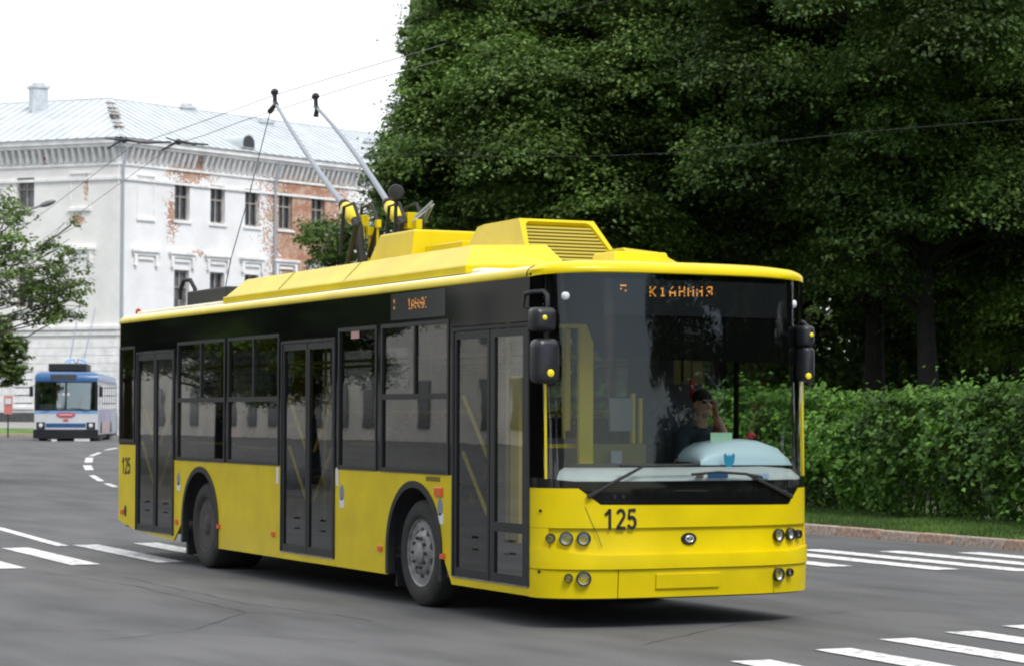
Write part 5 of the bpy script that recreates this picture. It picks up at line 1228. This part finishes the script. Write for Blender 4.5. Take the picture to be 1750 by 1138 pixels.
# front: yellow divider posts seen through the windscreen
b = MB()
def vpost(u0, u1, v0, v1, x, mb, th=.04):
    A, B = at(u0, v1, 0, x), at(u1, v0, 0, x); mb.box(x-th, x, min(A[1], B[1]), max(A[1], B[1]), min(A[2], B[2]), max(A[2], B[2]))
vpost(990, 1014, 556, 800, 11.35, b); vpost(958, 1014, 552, 560, 11.353, b, .03); vpost(968, 975, 562, 735, 11.2, b); vpost(940, 985, 758, 765, 11.2, b, .03); vpost(1080, 1086, 672, 792, 10.9, b); vpost(1093, 1098, 680, 795, 10.8, b)
b.build('divider_post', M['yellow_int'], bus, smooth=False)
b = MB(); b.box(10.22, 10.26, .95, W_-.08, .43, 1.35); b.box(10.22, 10.26, 1.75, W_-.08, 1.35, 2.66); b.build('cab_partition', M['intdark'], bus, smooth=False)
b = MB(); b.box(10.26, 10.9, .9, .94, .43, 1.5); b.box(10.9, 11.5, .95, .99, .43, 1.3); b.build('cab_door', M['intgrey'], bus, smooth=False)
A = at(1062, 680, 0, 11.0); b = MB(); b.box(10.98, 11.0, A[1]-.11, A[1]+.11, A[2]-.28, A[2]); b.build('notice', mat('grey_notice', (.30, .32, .33), .6), bus, smooth=False)
A = at(1054, 780, 0, 11.3); b = MB(); b.box(11.28, 11.3, A[1]-.05, A[1]+.05, A[2]-.06, A[2]+.05); b.build('ticket_box', mat('ticket_box_grey', (.45, .47, .50), .5), bus, smooth=False)
A = at(1035, 770, 0, 11.2); b = MB(); b.box(10.95, 11.2, A[1]-.12, A[1]+.40, .9, A[2]+.06); b.build('fare_panel', mat('olive_panel', (.22, .20, .05), .6), bus, smooth=False, bevel=.02)
# dashboard
def dash_row(x, dz): return [Fp(th_of(.12+(W_-.24)*k/30), 1.19+dz, x) for k in range(31)]
b = MB(); b.grid([dash_row(-.025, -.02), dash_row(-.03, .0), dash_row(-.10, .06), dash_row(-.26, .085), dash_row(-.36, .07), dash_row(-.40, -.05), dash_row(-.40, -.5)])
b.build('dashboard', M['dash'], bus)
b = MB(); b.grid([dash_row(-.405, .10), dash_row(-.34, .115), dash_row(-.34, .09), dash_row(-.405, .07)][:4]); b.build('dash_edge', M['rubber'], bus)
def cov(u, v, x): return tuple(at(u, v, 0, x))
xb = 11.72
rows = []
for x_, sc, dz in ((11.86, 1.02, -.01), (11.84, 1.0, .0), (11.78, .97, .0), (11.62, .93, .012), (11.40, .90, .01)):
    pr_ = [(1192, 792), (1193, 780), (1203, 768), (1222, 758), (1250, 753), (1285, 752), (1315, 755), (1333, 762), (1343, 775), (1347, 792)]
    pr_ = [(1268+(u-1268)*sc, 792+(v-792)*({11.86: .25, 11.84: .55, 11.78: .88, 11.62: 1.0, 11.40: .95}[x_])) for u, v in pr_]
    rows.append([cov(u, v, 11.80) for u, v in pr_]); rows[-1] = [(x_, y+(x_-11.8)*(-.52)*0, z+dz) for x, y, z in rows[-1]]
b = MB(); b.grid(rows); r0 = rows[-1]; b.add(r0, [tuple(range(len(r0)))]); b.add(rows[0], [tuple(range(len(r0)))])
cv = b.build('instrument_cover', M['cover'], bus, angle=60)
b = MB(); b.tube([(11.872, *at(u, v, 0, 11.872)[1:]) for u, v in ((1200, 797), (1245, 798), (1300, 797), (1340, 798))], .006, 5); b.build('cover_gap', M['trim'], cv)
q = at(1247, 787, 0, 11.93); b = MB()
shape = [(-.5, .35), (-.38, .55), (-.2, .4), (-.08, .3), (0, .5), (.08, .3), (.2, .4), (.38, .55), (.5, .35), (.42, -.1), (.25, -.35), (0, -.6), (-.25, -.35), (-.42, -.1)]
b.hull([(11.925, q[1]+a*.11, q[2]+h*.12) for a, h in shape], [(11.922, q[1]+a*.11, q[2]+h*.12) for a, h in shape]); b.build('blue_emblem', mat('emblem_blue', (.03, .28, .48), .4), bus, smooth=False)
for u0, u1, v, m_ in ((1210, 1245, 812, M['bluest']), (1288, 1315, 813, mat('pale_blue_sticker', (.35, .45, .65), .5)), (1190, 1203, 812, mat('brown_sticker', (.25, .18, .15), .6))):
    y0, z_ = fpick(u0, v); y1, _ = fpick(u1, v); b = MB(); front_panel(b, y0, y1, const(z_-.02), const(z_+.02), -.006, n=4, nz=1, thick=.002); b.build('sticker', m_, bus, smooth=False)
P = at(1234, 757, 0, 11.66); b = MB(); b.hull([(11.66, P[1]-.11, P[2]-.05), (11.66, P[1]+.10, P[2]-.05), (11.64, P[1]+.11, P[2]+.09), (11.64, P[1]-.10, P[2]+.09)], [(11.657, P[1]-.11, P[2]-.05), (11.657, P[1]+.10, P[2]-.05), (11.637, P[1]+.11, P[2]+.09), (11.637, P[1]-.10, P[2]+.09)])
gp = b.build('paper', M['green_paper'], None, org=(11.65, P[1], P[2]-.05), smooth=False); tag(gp, 'pale green sheet of paper standing on the instrument cover behind the windscreen', 'paper')
P = at(1283, 744, 0, 11.5); b = MB(); b.ball((11.5, P[1], P[2]), .032, (1, 1.5, .9)); tr_ = b.build('dash_trinket', mat('red_trinket', (.55, .03, .03), .4), None, org=(11.5, P[1], P[2])); tag(tr_, 'small red trinket lying on the dashboard beside the driver', 'trinket')
b = MB(); b.tube([at(1182, 648, 0, 10.6), at(1183, 682, 0, 10.6)], .022, 6); b.build('red_pennant', mat('red_cloth', (.40, .03, .03), .8), bus)
b = MB()
for u in (1160, 1172, 1192): 
    A = at(u, 625, 0, 10.5); b.box(10.49, 10.5, A[1]-.05, A[1]+.05, A[2]-.16, A[2]+.05)
b.build('curtain_fringe', mat('olive_curtain', (.20, .17, .06), .9), bus, smooth=False)
b = MB(); b.hull([(10.36, 1.72, .95), (10.50, 1.72, .95), (10.50, 2.20, .95), (10.36, 2.20, .95)], [(10.22+.06, 1.76, 1.85), (10.40, 1.76, 1.85), (10.40, 2.16, 1.85), (10.28, 2.16, 1.85)]); b.box(10.42, 10.92, 1.72, 2.20, .82, .96); b.box(10.5, 10.8, 1.8, 2.1, .43, .82)
b.build('driver_seat', M['seat'], bus, bevel=.03, smooth=False)
sw = Vector((11.18, 1.93, 1.30)); ax_ = Vector((-.45, 0, .89)); a1 = Vector((0, 1, 0)); a2 = ax_.cross(a1)
b = MB(); b.tube([sw+(a1*math.cos(2*math.pi*k/24)+a2*math.sin(2*math.pi*k/24))*.22 for k in range(25)], .015, 6, False); b.tube([sw-a1*.21, sw+a1*.21], .014, 6); b.tube([sw, sw-ax_*.35], .03, 8); b.build('steering_wheel', M['plastic'], bus)

# ---- driver
HD = Vector(at(1211, 690, 0, 10.78))       # middle of the face
dr = empty('person', (HD.x-.1, HD.y, .96)); ORIG[dr.name] = tuple(dr.location)
tag(dr, 'driver in dark jacket and dark glasses, hand raised to cheek, seated behind the windscreen', 'person')
def remesh(mb, nm, mt, parent, vox=.009, sm=4):
    o = mb.build(nm, mt, parent, recalc=False)
    m1 = o.modifiers.new('r', 'REMESH'); m1.mode = 'VOXEL'; m1.voxel_size = vox; m2 = o.modifiers.new('s', 'SMOOTH'); m2.iterations = sm; m2.factor = .5
    bpy.context.view_layer.update(); me = bpy.data.meshes.new_from_object(o.evaluated_get(bpy.context.evaluated_depsgraph_get())); me.name = nm
    o.modifiers.clear(); o.data = me; me.polygons.foreach_set('use_smooth', [True]*len(me.polygons)); 
    if not me.materials: me.materials.append(mt)
    return o
SKIN = mat('skin', (.58, .36, .25), .55); CLO = mat('dark_jacket', (.035, .05, .065), .85, var=.3, vscale=12); HAIR = mat('dark_hair', (.02, .018, .017), .8)
c = HD+Vector((-.10, 0, 0)); nk = c+Vector((-.03, 0, -.17)); sh = nk+Vector((-.01, 0, -.07))
shR, shL = sh+Vector((0, -.19, -.03)), sh+Vector((0, .19, -.03))
hip = Vector((sh.x-.02, sh.y, .99))
elL = sh+Vector((.20, .26, -.30)); wrL = c+Vector((.06, .115, -.115)); elR = sh+Vector((.12, -.27, -.27)); wrR = sw+a1*-.2+Vector((-.06, 0, .0))
kn = [hip+Vector((.45, s_*.14, .06)) for s_ in (-1, 1)]; an_ = [k+Vector((.12, 0, -.42)) for k in kn]
sk = MB()
sk.ball(c, .098, (1.0, .80, 1.18), 20, 14); sk.ball(c+Vector((.035, 0, -.065)), .062, (1, .85, .9), 14, 10)
sk.tube([c+Vector((.085, 0, .02)), c+Vector((.118, 0, -.025)), c+Vector((.09, 0, -.04))], [.010, .017, .012], 8)
for s_ in (-1, 1): sk.ball(c+Vector((-.005, s_*.082, -.01)), .028, (.7, .35, 1.1)); sk.ball(c+Vector((.082, s_*.032, .035)), .017, (.6, 1.2, .5))
sk.ball(c+Vector((.088, 0, -.068)), .022, (.5, 1.1, .35))
sk.tube([c+Vector((-.02, 0, -.07)), nk, sh], [.055, .055, .07], 12)
def hand(w_, d, side, bend):       # palm, four fingers, thumb
    d = Vector(d).normalized(); s_ = Vector(side).normalized(); up_ = d.cross(s_)
    sk.hull([w_-s_*.03-up_*.012, w_+s_*.03-up_*.012, w_+s_*.03+up_*.012, w_-s_*.03+up_*.012], [w_+d*.09-s_*.042-up_*.010, w_+d*.09+s_*.042-up_*.010, w_+d*.09+s_*.042+up_*.010, w_+d*.09-s_*.042+up_*.010])
    for k, L_ in enumerate((.068, .078, .072, .055)):
        p0 = w_+d*.085+s_*(-.033+.022*k); p1 = p0+d*L_*.5+up_*bend*.2*L_; p2 = p1+d*L_*.35+up_*bend*.8*L_; sk.tube([p0, p1, p2], [.010, .009, .007], 8)
    p0 = w_+d*.025-s_*.03; sk.tube([p0, p0+d*.03-s_*.03, p0+d*.062-s_*.035+up_*bend*.02], [.013, .011, .009], 8)
sk.tube([elL, elL.lerp(wrL, .4), wrL], [.045, .042, .028], 12); hand(wrL, c+Vector((.05, .085, .03))-wrL, (1, -.3, 0), .5)
sk.tube([elR, elR.lerp(wrR, .4), wrR], [.045, .042, .028], 12); hand(wrR, sw+a1*-.2+Vector((.06, .02, .03))-wrR, (0, -1, .2), -1.2)
sk.tube([sh, sh.lerp(hip, .5), hip], [.10, .12, .13], 14); sk.tube([shR, elR], [.055, .045], 12); sk.tube([shL, elL], [.055, .045], 12); sk.tube([shR, shL], .065, 12)
for k in (0, 1): sk.tube([hip+Vector((0, (-.1, .1)[k], 0)), kn[k], an_[k]], [.085, .062, .045], 12); sk.tube([an_[k], an_[k]+Vector((.16, 0, -.02))], [.045, .035], 8)
remesh(sk, 'body', SKIN, dr, .0085, 3)
cl = MB(); cl.tube([sh+Vector((0, 0, .03)), sh+Vector((0, 0, -.02)), sh.lerp(hip, .4), hip+Vector((0, 0, -.03))], [.085, .13, .15, .155], 18); cl.tube([shR+Vector((0, .03, .01)), shR, elR, elR.lerp(wrR, .55)], [.07, .078, .062, .05], 14); cl.tube([shL+Vector((0, -.03, .01)), shL, shL.lerp(elL, .8)], [.07, .078, .064], 14); cl.tube([shR, shL], .082, 14)
remesh(cl, 'jacket', CLO, dr, .012, 3)
tr2 = MB()
for k in (0, 1): tr2.tube([hip+Vector((0, (-.1, .1)[k], 0)), kn[k], an_[k]], [.11, .08, .065], 12)
remesh(tr2, 'trousers', HAIR, dr, .014, 3)
h = MB(); h.ball(c+Vector((-.012, 0, .045)), .104, (1.03, .86, .92), 18, 12); hb = remesh(h, 'cap_crown', HAIR, dr, .01, 2); hb.name = 'hair'
hv = [v for v in hb.data.vertices]
bm = bmesh.new(); bm.from_mesh(hb.data); lim = c.z+.045-ORIG[dr.name][2]; bmesh.ops.delete(bm, geom=[v for v in bm.verts if v.co.z < lim-.02 and v.co.x > c.x-ORIG[dr.name][0]+.02 or v.co.z < lim-.06], context='VERTS'); bm.to_mesh(hb.data); bm.free()
e = MB()
for s_ in (-1, 1): e.ball(c+Vector((.090, s_*.034, .018)), .020, (.5, 1.35, .8), 10, 8)
e.tube([c+Vector((.094, -.02, .022)), c+Vector((.094, .02, .022))], .005, 6)
e.build('dark_glasses', M['ink'], dr)
b = MB(); b.tube([shL+Vector((.08, -.06, .05)), sh+Vector((.155, .03, -.1)), sh+Vector((.17, -.06, -.28))], .018, 6); b.tube([shL+Vector((-.1, .0, .30)), shL+Vector((-.03, -.02, .12)), shL+Vector((.08, -.06, .05))], .018, 6); b.build('seat_belt', mat('orange_red_belt', (.50, .06, .03), .7), bus)

# ================================================================== BLUE TROLLEYBUS
P2 = np.array([-67.0, 17.8])+RT[:2]*.22; toC = CAM[:2]-P2; base_ang = math.atan2(toC[1], toC[0]); 
b2 = empty('old_trolleybus', (P2[0], P2[1], .46)); BR = base_ang-R(5.0)
tag(b2, 'old blue and white trolleybus with two pane windscreen coming up the road in the distance', 'trolleybus')
BLUE = mat('blue_paint', (.020, .105, .27), .35, coat=.3, var=.12); LBL = mat('light_blue_paint', (.22, .40, .68), .35, var=.1); WHT = mat('white_paint', (.66, .68, .70), .35, coat=.3, var=.05); MAUV = mat('mauve_poster', (.30, .28, .42), .5, var=.35, vscale=1.5); SIDE2 = mat('dusty_side_paint', (.34, .38, .45), .5, var=.2); PINK = mat('pinkish_poster', (.42, .30, .29), .5, var=.3, vscale=1.5)
H2 = 1.24
def pb(mb, nm, m_, par=None, **k):
    o = mb.build(nm, m_, par or b2, **k); return o
ORIG[b2.name] = (0, 0, 0)
L2 = -11.2
def fx(y, z): return -.10*(abs(y)/H2)**2.5-.05*max(0, z-1.4)
def fpan(mb, y0, y1, z0, z1, off=0, thick=.03, n=10):
    r_ = [[(fx(y0+(y1-y0)*k/n, z)+off, y0+(y1-y0)*k/n, z) for k in range(n+1)] for z in (z0, z1)]; q = [[(x-thick, y, z) for x, y, z in rr] for rr in r_]
    mb.grid(r_); mb.grid([r_[0], q[0]]); mb.grid([r_[1], q[1]]); mb.grid(q)
    for e in (0, -1): mb.grid([[r_[0][e], r_[1][e]], [q[0][e], q[1][e]]])
    return mb
m1 = MB(); fpan(m1, -H2, H2, .66, 1.40); pb(m1, 'front_panel', WHT)
m1 = MB(); fpan(m1, -H2, H2, 1.28, 1.40, .004); pb(m1, 'blue_band', LBL)
m1 = MB(); fpan(m1, -.78, .78, .74, .90, .012); pb(m1, 'front_grille', BLUE)
m1 = MB(); fpan(m1, -H2-.03, H2+.03, .30, .64, .06, .12); bm2 = pb(m1, 'bumper', M['plastic'])
for s_ in (-1, 1):
    m1 = MB(); fpan(m1, s_*.98-.17, s_*.98+.17, .68, .94, .016); h_ = pb(m1, 'headlight', M['plastic']); m1 = MB(); m1.lathe([(.085, 0), (.08, .02), (.03, .03)], (fx(.98, .8)+.02, s_*.98, .82), (1, 0, 0), 16); pb(m1, 'lens', M['lens'], h_)
m1 = MB(); fpan(m1, -H2, -1.13, 1.40, 2.56); fpan(m1, 1.13, H2, 1.40, 2.56); fpan(m1, -.035, .035, 1.40, 2.56); fpan(m1, -1.13, 1.13, 2.51, 2.56); fpan(m1, -1.13, 1.13, 1.402, 1.45); pb(m1, 'windscreen_frame', M['trim'])
WSG = glass('old_windscreen', (.55, .58, .60), .26, .03)
for s_ in (-1, 1):
    m1 = MB(); fpan(m1, *sorted((s_*.035, s_*1.13)), 1.45, 2.51, -.01, .006, 6); pb(m1, 'windscreen', WSG)
m1 = MB(); r_ = []
for z, dx, dy in ((2.56, 0, 0), (2.70, .0, .0), (2.82, -.06, -.03), (2.90, -.16, -.10), (2.95, -.35, -.25)):
    r_.append([(fx(k*(H2+dy)/6, z)+dx, k*(H2+dy)/6, z) for k in range(-6, 7)]+[(L2+.3, H2+dy, z), (L2+.3, -H2-dy, z), (fx(-H2-dy, z)+dx, -(H2+dy), z)])
m1.grid(r_); m1.add(r_[-1][:-1], [tuple(range(len(r_[-1])-1))]); pb(m1, 'roof', BLUE, angle=40)
m1 = MB(); fpan(m1, -.62, .40, 2.62, 2.84, .01); pb(m1, 'route_display', mat('old_display', (.06, .065, .07), .4))
m1 = MB(); m1.box(-3.2, -.9, -.78, .72, 2.98, 3.28); m1.box(-3.0, -1.1, -.6, .55, 2.9, 2.98); pb(m1, 'roof_box', M['rubber'], bevel=.03, smooth=False)
for s_ in (-1, 1):
    Y = s_*H2
    m1 = MB(); m1.box(L2, -.15, min(Y, Y-s_*.03), max(Y, Y-s_*.03), .45, 1.45); m1.box(L2, -.15, min(Y, Y-s_*.03), max(Y, Y-s_*.03), 2.50, 2.62)
    for k in range(9): x = -.15-k*1.36; m1.box(x-.08, x, min(Y, Y-s_*.03), max(Y, Y-s_*.03), 1.45, 2.50)
    pb(m1, 'side_panel', SIDE2, smooth=False)
    for k in range(8):
        x = -.15-k*1.36; m1 = MB(); m1.box(x-1.36, x-.08, Y-s_*.02-.002, Y-s_*.02+.002, 1.45, 2.50); pb(m1, 'window', M['tint'], smooth=False)
    m1 = MB(); m1.box(-7.6, -.7, min(Y, Y+s_*.006), max(Y, Y+s_*.006), 1.0, 1.44); pb(m1, 'mauve_poster', MAUV, smooth=False); m1 = MB(); m1.box(-6.6, -2.6, min(Y, Y+s_*.006), max(Y, Y+s_*.006), .46, .997); pb(m1, 'pink_poster', PINK, smooth=False)
    for xw in (-2.0, -7.6):
        m1 = MB(); m1.lathe([(.30, -.28), (.46, -.27), (.47, -.05), (.44, 0), (.30, .01), (.28, -.04), (.1, -.03)], (xw, Y*.97, .47), (0, s_, 0), 28); wh = pb(m1, 'wheel', M['tyre'])
        m1 = MB(); m1.lathe([(.28, -.03), (.15, .0), (.05, .03)], (xw, Y*.97, .47), (0, s_, 0), 20); pb(m1, 'rim', M['rimdark'], wh)
        m1 = MB(); ring = [(math.cos(math.pi*k/14)*.56, .5+math.sin(math.pi*k/14)*.5) for k in range(15)]; m1.hull([(xw+a, Y, h) for a, h in ring]+[], [(xw+a, Y+s_*.008, h) for a, h in ring]); pb(m1, 'wheel_arch', M['intdark'], smooth=False)
m1 = MB(); m1.box(L2, L2+.03, -H2, H2, .45, 2.62); pb(m1, 'rear_wall', BLUE, smooth=False)
m1 = MB(); m1.box(L2+.2, -.2, -1.1, 1.1, .28, .46); pb(m1, 'underbody', M['intdark'], smooth=False)
m1 = MB(); m1.box(-11, -1.6, -1.15, 1.15, 2.4, 2.45); m1.box(-1.62, -1.6, -1.0, -.2, .5, 2.4); pb(m1, 'interior', M['intgrey'], smooth=False)
m1 = MB(); m1.box(-.24, -.20, -1.05, -.12, 1.45, 1.66); pb(m1, 'dash_cloth', M['white'], smooth=False)
m1 = MB(); m1.hull([(-.3, y, z) for y, z in ((-1.1, 2.5), (-.15, 2.5), (-.35, 2.3), (-1.0, 2.25))], [(-.32, y, z) for y, z in ((-1.1, 2.5), (-.15, 2.5), (-.35, 2.3), (-1.0, 2.25))]); m1.hull([(-.3, y, z) for y, z in ((.1, 2.5), (1.1, 2.5), (1.0, 2.32), (.3, 2.3))], [(-.32, y, z) for y, z in ((.1, 2.5), (1.1, 2.5), (1.0, 2.32), (.3, 2.3))]); pb(m1, 'red_fringe', mat('red_fringe', (.45, .10, .12), .8), smooth=False)
m1 = MB(); m1.box(fx(0, 2)+.02-.03, fx(0, 2)+.025, -.14, -.05, 2.0, 2.09); m1.box(fx(0, 2)-.01, fx(0, 2)+.025, .05, .14, 2.0, 2.09); pb(m1, 'white_plaques', M['white'], smooth=False)
m1 = MB(); fpan(m1, -.36, .36, 1.18, 1.30, .02, .01); fpan(m1, -.26, .26, 1.13, 1.18, .02, .01); fpan(m1, -.24, .24, 1.30, 1.34, .02, .01); fpan(m1, -.10, .10, .98, 1.07, .02, .01); em = pb(m1, 'red_emblem', mat('emblem_red', (.60, .10, .13), .4), smooth=False)
m1 = MB()
for k in range(6): m1.box(.04, .046, -.24+k*.085, -.24+k*.085+.05, 1.21, 1.27)
pb(m1, 'emblem_lettering', M['white'], em, smooth=False)
m1 = MB(); m1.box(.02, .06, .35, .95, .17, .29); m1.box(.02, .05, -.55, -.33, .18, .27); pb(m1, 'number_plate', M['white'], smooth=False)
for s_ in (-1, 1):
    m1 = MB(); m1.tube([(fx(.6, 1.4)+.03, s_*.95, 1.40), (fx(.4, 1.5)+.03, s_*.55, 1.47), (fx(.2, 1.5)+.03, s_*.12, 1.50)], .014, 6); pb(m1, 'wiper', M['rubber'])
    m1 = MB(); m1.box(-.1, .0, s_*1.36-.07, s_*1.36+.07, 1.95, 2.35); m1.tube([(-.1, s_*1.2, 2.4), (-.05, s_*1.36, 2.38), (-.05, s_*1.36, 2.3)], .015, 6); pb(m1, 'mirror', M['plastic'], bevel=.02, smooth=False)
    m1 = MB(); m1.tube([(-4.6, s_*.28, 3.35), (-10.2, s_*.35, 5.9)], [.03, .016], 6); po = pb(m1, 'trolley_pole', mat('old_pole', (.16, .20, .28), .5)); m1 = MB(); m1.tube([(-4.3, s_*.28, 2.95), (-4.6, s_*.28, 3.38), (-5.1, s_*.28, 3.55)], [.09, .08, .06], 8); m1.tube([(-4.2, s_*.5, 3.0), (-4.3, s_*.4, 3.45), (-4.5, s_*.1, 3.55), (-4.6, 0, 3.3)], .03, 6); pb(m1, 'pole_base', LBL, po)
b2.rotation_euler = (0, 0, BR); b2.scale = (1.03, 1.03, 1.03)
